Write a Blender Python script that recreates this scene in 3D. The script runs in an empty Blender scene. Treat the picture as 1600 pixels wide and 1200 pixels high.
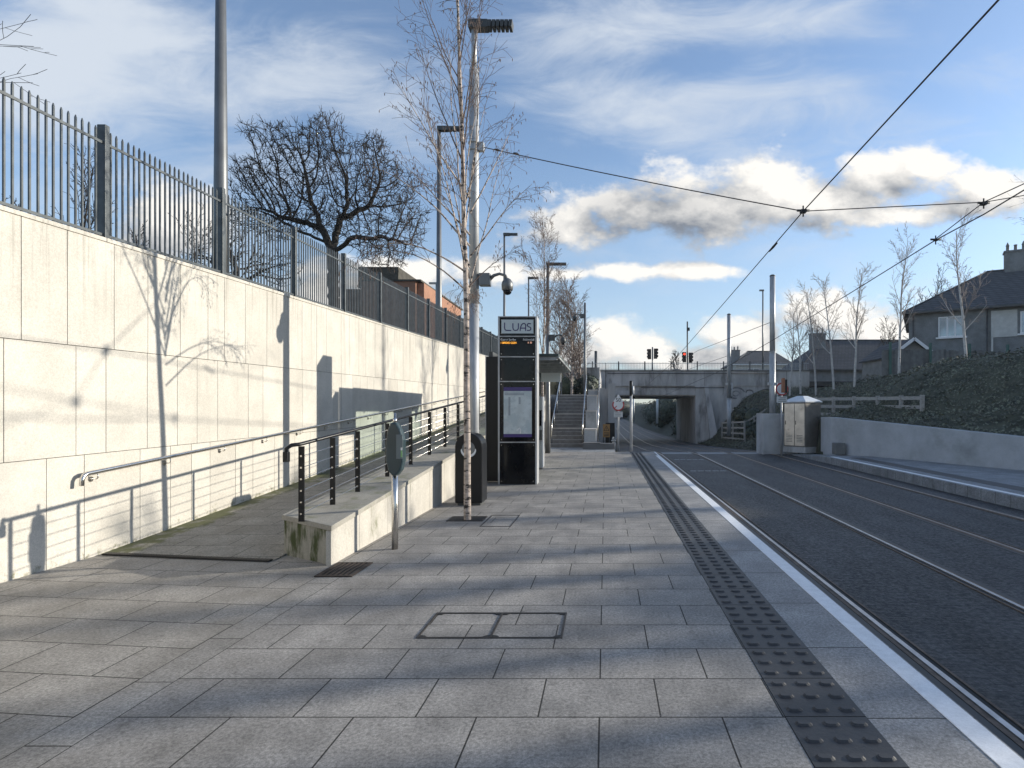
import bpy, bmesh, math, random
from mathutils import Vector, Matrix, noise
import numpy as np
R = math.radians
sc = bpy.context.scene
col = sc.collection
# ------------------------------------------------------------------ camera
CH = 1.5; F = 892.0; VX = 946.0; VY = 641.0
cam = bpy.data.cameras.new('camera'); co = bpy.data.objects.new('camera', cam); col.objects.link(co)
co.location = (0, 0, CH); co.rotation_euler = (R(90), 0, 0)
cam.sensor_width = 36; cam.lens = 36 * F / 1600
cam.shift_x = -(VX - 800) / 1600; cam.shift_y = (VY - 600) / 1600
cam.clip_end = 3000; cam.clip_start = .05
sc.camera = co
def W(px, py, Y): return Vector(((px - VX) / F * Y, Y, CH - (py - VY) / F * Y))
# ------------------------------------------------------------------ light
SUN_AZ = R(73.4); SUN_EL = R(15.2)
sun = bpy.data.lights.new('sun', 'SUN'); sun.energy = 4.9; sun.angle = R(.55); sun.color = (1, .93, .80)
so = bpy.data.objects.new('sun', sun); col.objects.link(so)
sd = Vector((math.sin(SUN_AZ) * math.cos(SUN_EL), math.cos(SUN_AZ) * math.cos(SUN_EL), math.sin(SUN_EL)))
so.rotation_euler = sd.to_track_quat('Z', 'Y').to_euler(); so.location = (40, 12, 15)
sc.view_settings.view_transform = 'Standard'; sc.view_settings.look = 'None'
sc.view_settings.exposure = 0.32; sc.view_settings.gamma = 1
SKY_STR = .145

class NT:
    """tiny node helper"""
    def __init__(s, nt): s.nt = nt
    def n(s, t, **kw):
        x = s.nt.nodes.new(t)
        for k, v in kw.items(): setattr(x, k, v)
        return x
    def link(s, a, b): s.nt.links.new(a, b)
    def put(s, sock, v):
        if isinstance(v, bpy.types.NodeSocket): s.link(v, sock)
        elif v is not None:
            try: sock.default_value = v
            except Exception: sock.default_value = tuple(v) + (1,)
    def m(s, op, a, b=None, c=None, clamp=False):
        x = s.n('ShaderNodeMath', operation=op); x.use_clamp = clamp
        s.put(x.inputs[0], a); s.put(x.inputs[1], b)
        if c is not None: s.put(x.inputs[2], c)
        return x.outputs[0]
    def v(s, op, a, b=None):
        x = s.n('ShaderNodeVectorMath', operation=op); s.put(x.inputs[0], a)
        if b is not None: s.put(x.inputs[1], b)
        return x.outputs['Value'] if op in ('LENGTH', 'DOT_PRODUCT') else x.outputs[0]
    def mix(s, f, a, b, blend='MIX'):
        x = s.n('ShaderNodeMix', data_type='RGBA', blend_type=blend)
        s.put(x.inputs[0], f); s.put(x.inputs[6], a if isinstance(a, bpy.types.NodeSocket) else tuple(a) + (1,))
        s.put(x.inputs[7], b if isinstance(b, bpy.types.NodeSocket) else tuple(b) + (1,))
        return x.outputs[2]
    def noise(s, vec, scale, detail=4, rough=.55, dist=0):
        x = s.n('ShaderNodeTexNoise'); s.put(x.inputs['Vector'], vec); x.inputs['Scale'].default_value = scale
        x.inputs['Detail'].default_value = detail; x.inputs['Roughness'].default_value = rough; x.inputs['Distortion'].default_value = dist
        return x.outputs[0]
    def mapv(s, vec, loc=(0, 0, 0), rot=(0, 0, 0), scl=(1, 1, 1)):
        x = s.n('ShaderNodeMapping'); s.put(x.inputs[0], vec)
        x.inputs[1].default_value = loc; x.inputs[2].default_value = rot; x.inputs[3].default_value = scl
        return x.outputs[0]
    def ss(s, x, a, b, lo=0., hi=1.):
        r = s.n('ShaderNodeMapRange', interpolation_type='SMOOTHSTEP'); s.put(r.inputs[0], x)
        for i, q in enumerate((a, b, lo, hi)): r.inputs[i + 1].default_value = q
        return r.outputs[0]

# ------------------------------------------------------------------ world: sky + clouds laid out by direction
w = bpy.data.worlds.new('World'); sc.world = w; w.use_nodes = True
t = NT(w.node_tree); bg = w.node_tree.nodes['Background']
sky = t.n('ShaderNodeTexSky', sky_type='NISHITA'); sky.sun_disc = False
sky.sun_elevation = SUN_EL; sky.sun_rotation = SUN_AZ; sky.air_density = 1.0; sky.dust_density = .6; sky.ozone_density = 1.6
tc = t.n('ShaderNodeTexCoord').outputs['Generated']
sp = t.n('ShaderNodeSeparateXYZ'); t.link(tc, sp.inputs[0])
yy = t.m('MAXIMUM', t.m('ABSOLUTE', sp.outputs[1]), .12)
cb = t.n('ShaderNodeCombineXYZ'); t.put(cb.inputs[0], t.m('DIVIDE', sp.outputs[0], yy)); t.put(cb.inputs[1], t.m('DIVIDE', sp.outputs[2], yy))
P0 = cb.outputs[0]            # tangent-plane coordinates of the direction
BL = [(1120, 322, 200, 62), (1215, 292, 95, 56), (890, 345, 90, 44), (985, 330, 110, 44), (1310, 315, 110, 34), (1385, 280, 105, 46), (1440, 262, 55, 34), (1560, 298, 120, 38), (1490, 325, 90, 20),
      (1400, 335, 130, 20), (960, 522, 55, 36), (1012, 545, 85, 34), (920, 555, 60, 30), (1155, 522, 90, 30), (1300, 490, 130, 42), (1365, 520, 90, 45), (1100, 560, 150, 26),
      (1010, 424, 190, 15), (880, 428, 70, 12), (270, 355, 110, 70), (640, 425, 120, 28), (760, 425, 80, 22), (560, 470, 170, 50)]
g = bpy.data.node_groups.new('cumulus', 'ShaderNodeTree')
g.interface.new_socket('V', in_out='INPUT', socket_type='NodeSocketVector'); g.interface.new_socket('M', in_out='OUTPUT', socket_type='NodeSocketFloat')
gt = NT(g); gi = gt.n('NodeGroupInput'); go = gt.n('NodeGroupOutput')
acc = None
wv = gi.outputs[0]
for (cx, cy, rx, ry) in BL:
    cx_, cy_ = (cx - VX) / F, (VY - cy) / F
    d = gt.v('LENGTH', gt.v('MULTIPLY', gt.v('SUBTRACT', wv, (cx_, cy_, 0)), (F / rx, F / ry, 0)))
    q = gt.m('SUBTRACT', 1.0, d)
    acc = q if acc is None else gt.m('MAXIMUM', acc, q)
nz = gt.noise(gt.mapv(wv, scl=(1, 1.5, 1)), 8.5, 9, .60)
nz2 = gt.noise(gt.mapv(wv, (3, 2, 0), scl=(1, 1.3, 1)), 30, 5, .6)
acc = gt.m('ADD', gt.m('MAXIMUM', acc, -1.2), .06)
tot = gt.m('ADD', acc, gt.m('ADD', gt.m('MULTIPLY', gt.m('SUBTRACT', nz, .5), 3.0), gt.m('MULTIPLY', gt.m('SUBTRACT', nz2, .5), .45)))
gt.link(tot, go.inputs[0])
def cum(vec):
    x = t.n('ShaderNodeGroup'); x.node_tree = g; t.put(x.inputs[0], vec); return x.outputs[0]
c0 = cum(P0); c1 = cum(t.v('ADD', P0, (.045, .04, 0)))
cm = t.ss(c0, -.12, .60)
lit = t.m('ADD', .60, t.m('MULTIPLY', t.m('SUBTRACT', c0, c1), .60), clamp=True)
dd = t.v('LENGTH', t.v('MULTIPLY', t.v('SUBTRACT', P0, ((1020 - VX) / F, (VY - 330) / F, 0)), (F / 150, F / 52, 0)))
lit = t.m('SUBTRACT', lit, t.ss(dd, 1.2, .3, 0, .42), clamp=True)
# high veil
vn = t.noise(t.mapv(P0, (.3, .1, 0), (0, 0, R(38)), (.75, 2.0, 1)), 1.9, 7, .52, .6)
vn2 = t.noise(t.mapv(P0, (4.3, 1.1, 0), (0, 0, R(-30)), (1, 2.6, 1)), 4.2, 10, .66, .8)
bigm = t.noise(t.mapv(P0, (1.7, 5.2, 0)), 1.3, 2, .5)
sx = t.n('ShaderNodeSeparateXYZ'); t.link(P0, sx.inputs[0])
SV = [(60, 90, 330, 150, .34), (230, 20, 200, 90, .18), (500, 120, 230, 110, .34), (440, 260, 160, 60, .12), (880, 60, 200, 110, .24), (1010, 170, 220, 70, .26), (1180, 40, 260, 60, .22), (1250, 130, 200, 60, .14), (640, 200, 130, 90, .20), (1100, 260, 200, 50, .12), (200, 280, 200, 40, .06), (1450, 210, 300, 40, .05)]
sv = None
for (cx, cy, rx, ry, k) in SV:
    d = t.v('LENGTH', t.v('MULTIPLY', t.v('SUBTRACT', P0, ((cx - VX) / F, (VY - cy) / F, 0)), (F / rx, F / ry, 0)))
    q = t.ss(d, 1.25, 0., 0, k); sv = q if sv is None else t.m('ADD', sv, q)
veil = t.m('ADD', t.m('ADD', t.m('MULTIPLY', vn, .75), t.m('MULTIPLY', vn2, .55)), sv)
veil = t.m('ADD', veil, t.m('MULTIPLY', t.m('SUBTRACT', bigm, .5), .2))
vm = t.ss(veil, .62, 1.04, .05, .92)
hz = t.ss(sx.outputs[1], 0, .5, .50, .04)
base = t.v('MULTIPLY', sky.outputs[0], (.98, 1.08, 1.22))
K = .86 / SKY_STR
base = t.mix(hz, base, (.50 * K, .60 * K, .70 * K))
cv = t.mix(vm, base, (.66 * K, .72 * K, .80 * K))
ccol = t.mix(lit, (.23 * K, .26 * K, .31 * K), (.98 * K, .95 * K, .90 * K))
fin = t.mix(cm, cv, ccol)
t.link(fin, bg.inputs[0]); bg.inputs[1].default_value = SKY_STR

# ------------------------------------------------------------------ materials
MATS = {}
def mat(name, base=(.5, .5, .5), rough=.7, metal=0, spec=.5, var=0, vscale=3, bump=0, bscale=40, isl=0, emit=None, es=1, dark=None, dscale=1.2, dthr=(.5, .7), stretch=None, speck=0):
    if name in MATS: return MATS[name]
    m = bpy.data.materials.new(name); m.use_nodes = True; t = NT(m.node_tree); b = m.node_tree.nodes['Principled BSDF']
    b.inputs['Roughness'].default_value = rough; b.inputs['Metallic'].default_value = metal; b.inputs['Specular IOR Level'].default_value = spec
    v = t.n('ShaderNodeNewGeometry').outputs['Position']
    if stretch: v = t.mapv(v, scl=stretch)
    c = tuple(base) + (1,)
    if var:
        n = t.noise(v, vscale, 5, .6); f = t.ss(n, .3, .7, 1 - var, 1 + var); c = t.v('SCALE', tuple(base)); 
        c.node.inputs[0].default_value = base; t.put(c.node.inputs['Scale'], f)
    if speck:
        n = t.noise(v, 130, 2, .7); f = t.ss(n, .32, .68, 1 - speck, 1 + speck)
        x = t.n('ShaderNodeVectorMath', operation='SCALE'); t.put(x.inputs[0], c if not isinstance(c, tuple) else c[:3]); t.put(x.inputs['Scale'], f); c = x.outputs[0]
    if isl:
        g = t.n('ShaderNodeNewGeometry').outputs['Random Per Island']; f = t.m('ADD', 1 - isl, t.m('MULTIPLY', g, 2 * isl))
        x = t.n('ShaderNodeVectorMath', operation='SCALE'); t.put(x.inputs[0], c if not isinstance(c, tuple) else c[:3]); t.put(x.inputs['Scale'], f); c = x.outputs[0]
    if dark:
        n = t.noise(v, dscale, 6, .65); f = t.ss(n, *dthr); c = t.mix(f, c if not isinstance(c, tuple) else c[:3], dark)
    if isinstance(c, tuple): b.inputs['Base Color'].default_value = c
    else: t.link(c, b.inputs['Base Color'])
    if bump:
        bn = t.n('ShaderNodeBump'); bn.inputs['Strength'].default_value = bump; bn.inputs['Distance'].default_value = .01
        t.link(t.noise(v, bscale, 5, .65), bn.inputs['Height']); t.link(bn.outputs[0], b.inputs['Normal'])
    if emit:
        b.inputs['Emission Color'].default_value = tuple(emit) + (1,); b.inputs['Emission Strength'].default_value = es
    MATS[name] = m; return m

def paving_mat(name, base, w=.6, h=.4, ox=0, oy=0, mortar=.0045, skew=0, var=.07, zaxis=False, offset=.5, moss=0):
    m = bpy.data.materials.new(name); m.use_nodes = True; t = NT(m.node_tree); b = m.node_tree.nodes['Principled BSDF']
    pos = t.n('ShaderNodeNewGeometry').outputs['Position']
    s = t.n('ShaderNodeSeparateXYZ'); t.link(pos, s.inputs[0])
    yv = t.m('ADD', s.outputs[1], t.m('MULTIPLY', s.outputs[0], skew))
    c = t.n('ShaderNodeCombineXYZ'); t.put(c.inputs[0], t.m('SUBTRACT', s.outputs[0], ox)); t.put(c.inputs[1], t.m('SUBTRACT', yv, oy))
    br = t.n('ShaderNodeTexBrick'); t.link(c.outputs[0], br.inputs['Vector']); br.offset = offset; br.squash = 1
    br.inputs['Scale'].default_value = 1; br.inputs['Mortar Size'].default_value = mortar; br.inputs['Mortar Smooth'].default_value = .15
    br.inputs['Brick Width'].default_value = w; br.inputs['Row Height'].default_value = h; br.inputs['Bias'].default_value = 0
    k1 = tuple(x * (1 - var) for x in base); k2 = tuple(x * (1 + var) for x in base)
    br.inputs['Color1'].default_value = k1 + (1,); br.inputs['Color2'].default_value = k2 + (1,); br.inputs['Mortar'].default_value = (.03, .028, .026, 1)
    n1 = t.noise(pos, 2.2, 6, .65); n2 = t.noise(pos, 55, 4, .8); n3 = t.noise(pos, 190, 2, .8); n4 = t.noise(pos, 9, 6, .7)
    def scl(a, f):
        x = t.n('ShaderNodeVectorMath', operation='SCALE'); t.put(x.inputs[0], a); t.put(x.inputs['Scale'], f); return x.outputs[0]
    c1 = scl(br.outputs[0], t.ss(n1, .3, .72, .74, 1.2)); c1 = scl(c1, t.ss(n2, .3, .7, .62, 1.38)); c1 = scl(c1, t.ss(n3, .35, .65, .85, 1.15))
    c1 = scl(c1, t.ss(n4, .3, .48, .74, 1.0))
    gum = t.n('ShaderNodeTexVoronoi'); gum.feature = 'F1'; t.link(pos, gum.inputs['Vector']); gum.inputs['Scale'].default_value = 3.2; gs = t.n('ShaderNodeSeparateColor'); t.link(gum.outputs['Color'], gs.inputs[0])
    gk = t.m('MULTIPLY', t.ss(t.m('ADD', gum.outputs['Distance'], t.m('MULTIPLY', n4, .05)), .085, .065), t.m('GREATER_THAN', gs.outputs[0], .55)); c1 = t.mix(t.m('MULTIPLY', gk, .42), c1, (.12, .118, .112))
    edge = t.ss(t.noise(t.mapv(pos, (1, 5, 0)), 3.5, 6, .72), .56, .72); c1 = t.mix(t.m('MULTIPLY', edge, .35), c1, (.13, .125, .112))
    spot = t.ss(t.noise(t.mapv(pos, (7, 3, 0)), 24, 3, .5), .70, .74); c1 = t.mix(t.m('MULTIPLY', spot, .55), c1, (.34, .34, .33))
    if moss:
        mm = t.ss(t.m('ADD', t.noise(pos, 5, 6, .7), t.ss(s.outputs[0], -5.25, -4.6, .22, -.1)), .52, .72); c1 = t.mix(t.m('MULTIPLY', mm, moss), c1, (.07, .08, .02))
    t.link(c1, b.inputs['Base Color']); 
    t.link(t.ss(n1, .3, .7, .62, .86), b.inputs['Roughness']); b.inputs['Specular IOR Level'].default_value = .35
    hgt = t.m('ADD', t.m('MULTIPLY', br.outputs['Fac'], -1.0), t.m('MULTIPLY', n2, .22))
    bn = t.n('ShaderNodeBump'); bn.inputs['Strength'].default_value = .55; bn.inputs['Distance'].default_value = .004; t.link(hgt, bn.inputs['Height']); t.link(bn.outputs[0], b.inputs['Normal'])
    MATS[name] = m; return m

GRAN = (.272, .257, .238)
M_pave = paving_mat('paving', GRAN, ox=-.03, oy=2.79 - 8)
M_paveL = paving_mat('paving_left', (.282, .264, .238), ox=-2.6, oy=3.19 - .1 * 0 + -.26 - 8, skew=.1)
M_ramp = paving_mat('ramp_paving', (.25, .235, .205), w=.6, h=.4, ox=.1, oy=.2, moss=.85)
M_band = paving_mat('band', (.262, .249, .230), w=.216, h=.6, ox=-2.598, oy=.15, offset=0)
M_edge = paving_mat('edge_slab', (.29, .283, .275), w=.9, h=.83, ox=1.277 - .2, oy=.29, offset=0)
M_farpave = paving_mat('far_paving', (.26, .27, .28), ox=.2, oy=.1)
M_step = mat('step_stone', (.17, .165, .16), .8, var=.18, vscale=6, speck=.2, bump=.3)
M_nose = mat('nosing', (.50, .47, .43), .7, var=.1)

def clad_mat():
    m = bpy.data.materials.new('cladding'); m.use_nodes = True; t = NT(m.node_tree); b = m.node_tree.nodes['Principled BSDF']
    pos = t.n('ShaderNodeNewGeometry').outputs['Position']; isl = t.n('ShaderNodeNewGeometry').outputs['Random Per Island']
    s = t.n('ShaderNodeSeparateXYZ'); t.link(pos, s.inputs[0])
    def scl(a, f):
        x = t.n('ShaderNodeVectorMath', operation='SCALE'); t.put(x.inputs[0], a); t.put(x.inputs['Scale'], f); return x.outputs[0]
    c = t.mix(isl, (.50, .472, .42), (.555, .525, .47))
    c = scl(c, t.ss(t.noise(pos, 1.6, 6, .7), .3, .7, .90, 1.06)); c = scl(c, t.ss(t.noise(pos, 70, 3, .7), .3, .7, .88, 1.10)); c = scl(c, t.ss(t.noise(pos, 210, 2, .7), .3, .7, .9, 1.1))
    st = t.noise(t.mapv(pos, scl=(1, 7, .5)), 1.2, 6, .65); top = t.ss(s.outputs[2], 0, 3.4, -.07, .05)
    c = t.mix(t.ss(t.m('ADD', st, top), .56, .80, 0, .50), c, (.36, .34, .30))
    sm = t.noise(t.mapv(pos, (2, 9, 4), scl=(1, .8, 1.6)), 1.1, 4, .5); c = t.mix(t.ss(sm, .60, .78, 0, .38), c, (.33, .32, .30))
    mo = t.m('ADD', t.noise(pos, 14, 5, .7), t.m('MULTIPLY', t.m('SUBTRACT', s.outputs[2], t.m('MAXIMUM', t.m('MULTIPLY', t.m('SUBTRACT', s.outputs[1], 6.0), .078), 0)), -1.6))
    c = t.mix(t.ss(mo, .42, .66, 0, .8), c, (.13, .13, .06))
    run = t.noise(t.mapv(pos, scl=(1, 9, .25)), 2.2, 5, .7); dz = t.m('SUBTRACT', t.m('ADD', 3.13, t.m('MULTIPLY', s.outputs[1], .0303)), s.outputs[2])
    c = t.mix(t.m('MULTIPLY', t.ss(run, .50, .70, 0, .55), t.ss(dz, 1.3, 0.)), c, (.25, .235, .20))
    t.link(c, b.inputs['Base Color']); b.inputs['Roughness'].default_value = .85; b.inputs['Specular IOR Level'].default_value = .2
    bn = t.n('ShaderNodeBump'); bn.inputs['Strength'].default_value = .25; bn.inputs['Distance'].default_value = .004; t.link(t.noise(pos, 90, 4, .7), bn.inputs['Height']); t.link(bn.outputs[0], b.inputs['Normal'])
    return m
M_clad = clad_mat()
M_joint = mat('joint', (.12, .115, .10), .9)
M_gwall = mat('low_wall_granite', (.44, .415, .37), .85, var=.10, vscale=5, speck=.13, bump=.25, bscale=60, isl=.05, dark=(.12, .13, .06), dscale=3.2, dthr=(.60, .80), stretch=(1, 1, .45))
M_gcope = mat('low_wall_coping', (.30, .285, .25), .85, var=.12, vscale=4, speck=.18, bump=.25, bscale=60, dark=(.15, .16, .09), dscale=2.6, dthr=(.5, .72))
M_gend = mat('mossy_end', (.30, .29, .25), .85, var=.12, vscale=5, speck=.16, bump=.3, dark=(.05, .065, .02), dscale=2.2, dthr=(.47, .62), stretch=(3, 3, .8))
M_galv = mat('galvanised', (.40, .41, .42), .5, .35, var=.16, vscale=9, bump=.06, stretch=(1, 1, .3))
M_fence = mat('fence_steel', (.075, .085, .09), .45, .3, var=.25, vscale=8)
M_pick = mat('fence_picket', (.085, .095, .10), .42, .3, var=.2, vscale=8)
M_dpole = mat('dark_pole', (.075, .08, .082), .5, .3, var=.2)
M_lampgrey = mat('lamp_grey', (.15, .155, .16), .45, .5, var=.12)
M_black = mat('black_paint', (.010, .011, .013), .36, .0, .3, bump=.02)
M_blackg = mat('black_glass', (.007, .008, .010), .09, 0, .28, var=.3)
M_ss = mat('stainless', (.62, .60, .57), .24, 1, var=.08, vscale=20)
M_asph = None
M_conc = mat('concrete', (.41, .405, .40), .9, var=.2, vscale=.8, speck=.14, bump=.3, bscale=30, dark=(.17, .17, .165), dscale=.7, dthr=(.50, .70), stretch=(1.6, 1.6, .45))
M_conc2 = mat('concrete_dark', (.15, .15, .15), .9, var=.25, vscale=1, speck=.1, bump=.3, dark=(.07, .075, .07), dscale=.9)
M_rwall = mat('render_wall', (.42, .43, .44), .9, var=.12, vscale=1.4, speck=.18, bump=.4, bscale=55, dark=(.25, .26, .25), dscale=.8, dthr=(.5, .8))
M_white = mat('white_line_paint', (.78, .79, .80), .6, var=.06, vscale=14, speck=.06, dark=(.5, .5, .5), dscale=9, dthr=(.66, .8))
M_wpl = mat('white_plastic', (.75, .76, .77), .4)
M_tact = mat('tactile', (.036, .036, .038), .5, 0, .5, var=.18, vscale=4, speck=.14, bump=.2, isl=.08)
M_rail = mat('rail_steel', (.46, .44, .43), .36, .8, var=.15, vscale=12)
M_railrust = mat('rail_rust', (.15, .115, .09), .8, .2, var=.3, vscale=12)
M_railold = mat('worn_rail', (.33, .28, .245), .5, .2, var=.2, vscale=9)
M_seal = mat('sealant', (.026, .026, .027), .5, var=.2)
M_groove = mat('rail_groove', (.012, .012, .012), .7)
M_iron = mat('cast_iron', (.06, .055, .05), .6, .5, var=.3, vscale=15)
M_rust = mat('rusty_grate', (.055, .042, .036), .75, .3, var=.35, vscale=15)
M_bark = mat('birch_bark', (.42, .35, .30), .8, var=.3, vscale=14, dark=(.035, .028, .025), dscale=13, dthr=(.53, .58), stretch=(.6, .6, 1.5), bump=.4, bscale=25)
M_twig = mat('birch_twig', (.12, .085, .07), .8, var=.3, vscale=6)
M_dbark = mat('dark_bark', (.026, .022, .019), .9, var=.3, vscale=5, bump=.5, bscale=12)
M_pbark = mat('pale_bark', (.46, .44, .42), .85, var=.2, vscale=8, dark=(.1, .09, .08), dscale=8, dthr=(.6, .7))
M_ptwig = mat('pale_twig', (.24, .20, .18), .85, var=.3, vscale=6)
M_leaf = mat('ground_cover_leaf', (.105, .112, .075), .55, isl=.55, var=.45, vscale=.9)
M_bush = mat('bush_leaf', (.045, .055, .035), .6, isl=.5, var=.35, vscale=1.5)
M_soil = mat('soil', (.07, .072, .050), .95, var=.4, vscale=2, bump=.6, bscale=8)
M_wood = mat('weathered_timber', (.34, .325, .30), .85, var=.2, vscale=8, stretch=(1, 1, 4), bump=.2)
M_board = mat('garden_board', (.15, .155, .155), .9, isl=.25, var=.2, vscale=4)
M_brick = mat('red_brick', (.30, .155, .10), .9, var=.15, vscale=5, bump=.3)
M_flatroof = mat('flat_roof', (.06, .055, .045), .9, var=.3)
M_slate = None
M_pebble = mat('pebbledash', (.19, .20, .205), .95, var=.15, vscale=2, speck=.3, bump=.5, bscale=50)
M_cream = mat('pale_render', (.52, .52, .50), .9, var=.1)
M_wglass = mat('window_glass', (.25, .29, .33), .06, .6, .8, var=.25, vscale=1)
M_red = mat('sign_red', (.42, .03, .035), .4)
M_dark = mat('wire_dark', (.02, .02, .022), .6)
M_navy = mat('navy_ink', (.03, .02, .12), .4)
M_panelw = mat('sign_panel', (.48, .54, .56), .25, var=.05)
M_map = mat('map_paper', (.50, .56, .58), .3, var=.10, vscale=6, dark=(.42, .49, .52), dscale=4, dthr=(.5, .56))
M_amber = mat('amber_led', (.2, .08, .01), .5, emit=(1, .42, .04), es=1.6)
M_redlamp = mat('red_lamp', (.4, .02, .01), .4, emit=(1, .07, .03), es=1.5)
M_led = mat('pale_led', (.2, .08, .05), .5, emit=(1, .55, .4), es=.7)
M_pod = mat('reader_pod', (.030, .052, .060), .3, 0, .5, var=.1)
M_green = mat('green_label', (.20, .42, .16), .5)
M_yel = mat('warning_board', (.34, .19, .07), .6, var=.15)
M_cab = mat('cabinet_steel', (.60, .57, .52), .36, .55, var=.14, vscale=3, dark=(.28, .24, .2), dscale=2.4, dthr=(.56, .75))
M_cabside = mat('cabinet_side', (.20, .185, .165), .6, .2, var=.15, vscale=3, speck=.1)
M_cabroof = mat('cabinet_roof', (.62, .66, .70), .5, var=.08)
M_grey = mat('grey_box', (.17, .175, .17), .7, var=.15)
M_road = mat('road', (.05, .05, .05), .9, var=.2)

def slate_mat():
    m = bpy.data.materials.new('roof_tiles'); m.use_nodes = True; t = NT(m.node_tree); b = m.node_tree.nodes['Principled BSDF']
    pos = t.n('ShaderNodeNewGeometry').outputs['Position']; s = t.n('ShaderNodeSeparateXYZ'); t.link(pos, s.inputs[0])
    c = t.n('ShaderNodeCombineXYZ'); t.put(c.inputs[0], t.m('ADD', s.outputs[0], t.m('MULTIPLY', s.outputs[1], .3))); t.put(c.inputs[1], t.m('MULTIPLY', s.outputs[2], 1.0))
    br = t.n('ShaderNodeTexBrick'); t.link(c.outputs[0], br.inputs['Vector']); br.inputs['Scale'].default_value = 1
    br.inputs['Brick Width'].default_value = .34; br.inputs['Row Height'].default_value = .17; br.inputs['Mortar Size'].default_value = .018
    br.inputs['Color1'].default_value = (.058, .064, .074, 1); br.inputs['Color2'].default_value = (.080, .086, .096, 1); br.inputs['Mortar'].default_value = (.03, .03, .032, 1)
    t.link(br.outputs[0], b.inputs['Base Color']); b.inputs['Roughness'].default_value = .85
    bn = t.n('ShaderNodeBump'); bn.inputs['Strength'].default_value = .8; bn.inputs['Distance'].default_value = .03; t.link(t.m('MULTIPLY', br.outputs['Fac'], -1.), bn.inputs['Height']); t.link(bn.outputs[0], b.inputs['Normal'])
    return m
M_slate = slate_mat()
def SX(t, p):
    q = t.n('ShaderNodeSeparateXYZ'); t.link(p, q.inputs[0]); return q.outputs[0]
def track_mat():
    m = bpy.data.materials.new('track_surface'); m.use_nodes = True; t = NT(m.node_tree); b = m.node_tree.nodes['Principled BSDF']
    pos = t.n('ShaderNodeNewGeometry').outputs['Position']
    br = t.n('ShaderNodeTexBrick'); t.link(t.v('ADD', pos, t.v('SCALE', t.n('ShaderNodeTexNoise').outputs[1])), br.inputs['Vector'])
    wob = t.n('ShaderNodeTexNoise'); t.link(pos, wob.inputs['Vector']); wob.inputs['Scale'].default_value = 6
    sw = t.n('ShaderNodeVectorMath', operation='SCALE'); t.link(wob.outputs[1], sw.inputs[0]); sw.inputs['Scale'].default_value = .05
    t.link(t.v('ADD', pos, sw.outputs[0]), br.inputs['Vector'])
    br.inputs['Scale'].default_value = 1; br.inputs['Brick Width'].default_value = .17; br.inputs['Row Height'].default_value = .09; br.inputs['Mortar Size'].default_value = .010; br.inputs['Mortar Smooth'].default_value = .6
    br.inputs['Color1'].default_value = (.028, .030, .033, 1); br.inputs['Color2'].default_value = (.045, .046, .049, 1); br.inputs['Mortar'].default_value = (.036, .037, .040, 1)
    def scl(a, f):
        x = t.n('ShaderNodeVectorMath', operation='SCALE'); t.put(x.inputs[0], a); t.put(x.inputs['Scale'], f); return x.outputs[0]
    c = scl(br.outputs[0], t.ss(t.noise(t.mapv(pos, scl=(1.6, .5, 1)), 1.3, 7, .72), .3, .7, .45, 1.35)); c = scl(c, t.ss(t.noise(t.mapv(pos, scl=(1, 1.8, 1)), 34, 4, .85), .3, .7, .40, 1.75))
    c = t.mix(t.ss(t.noise(t.mapv(pos, scl=(1, 2.2, 1)), 16, 3, .6), .66, .74, 0, .7), c, (.19, .195, .20))
    rb = t.m('MINIMUM', t.m('MINIMUM', t.m('ABSOLUTE', t.m('SUBTRACT', t.m('ABSOLUTE', t.m('SUBTRACT', SX(t, pos), 2.9)), .72)), 9), t.m('ABSOLUTE', t.m('SUBTRACT', t.m('ABSOLUTE', t.m('SUBTRACT', SX(t, pos), 5.8)), .76)))
    c = t.mix(t.m('MULTIPLY', t.ss(t.m('ADD', rb, t.m('MULTIPLY', t.noise(pos, 5, 5, .7), .25)), .36, .16), .65), c, (.040, .033, .028))
    t.link(c, b.inputs['Base Color']); t.link(t.ss(t.noise(pos, 22, 4, .7), .35, .7, .45, .8), b.inputs['Roughness']); b.inputs['Specular IOR Level'].default_value = .45
    h = t.m('ADD', t.m('MULTIPLY', br.outputs['Fac'], -.3), t.noise(pos, 45, 4, .75))
    bn = t.n('ShaderNodeBump'); bn.inputs['Strength'].default_value = .9; bn.inputs['Distance'].default_value = .012; t.link(h, bn.inputs['Height']); t.link(bn.outputs[0], b.inputs['Normal'])
    return m
M_asph = track_mat()
def glass_mat():
    m = bpy.data.materials.new('shelter_glass'); m.use_nodes = True; nt = m.node_tree; t = NT(nt); out = nt.nodes['Material Output']; nt.nodes.remove(nt.nodes['Principled BSDF'])
    tr = t.n('ShaderNodeBsdfTransparent'); tr.inputs[0].default_value = (.80, .87, .85, 1); gl = t.n('ShaderNodeBsdfGlossy'); gl.inputs['Roughness'].default_value = .05
    fr = t.n('ShaderNodeFresnel'); mx = t.n('ShaderNodeMixShader'); t.link(fr.outputs[0], mx.inputs[0]); t.link(tr.outputs[0], mx.inputs[1]); t.link(gl.outputs[0], mx.inputs[2]); t.link(mx.outputs[0], out.inputs[0])
    return m
M_glass = glass_mat()

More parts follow.
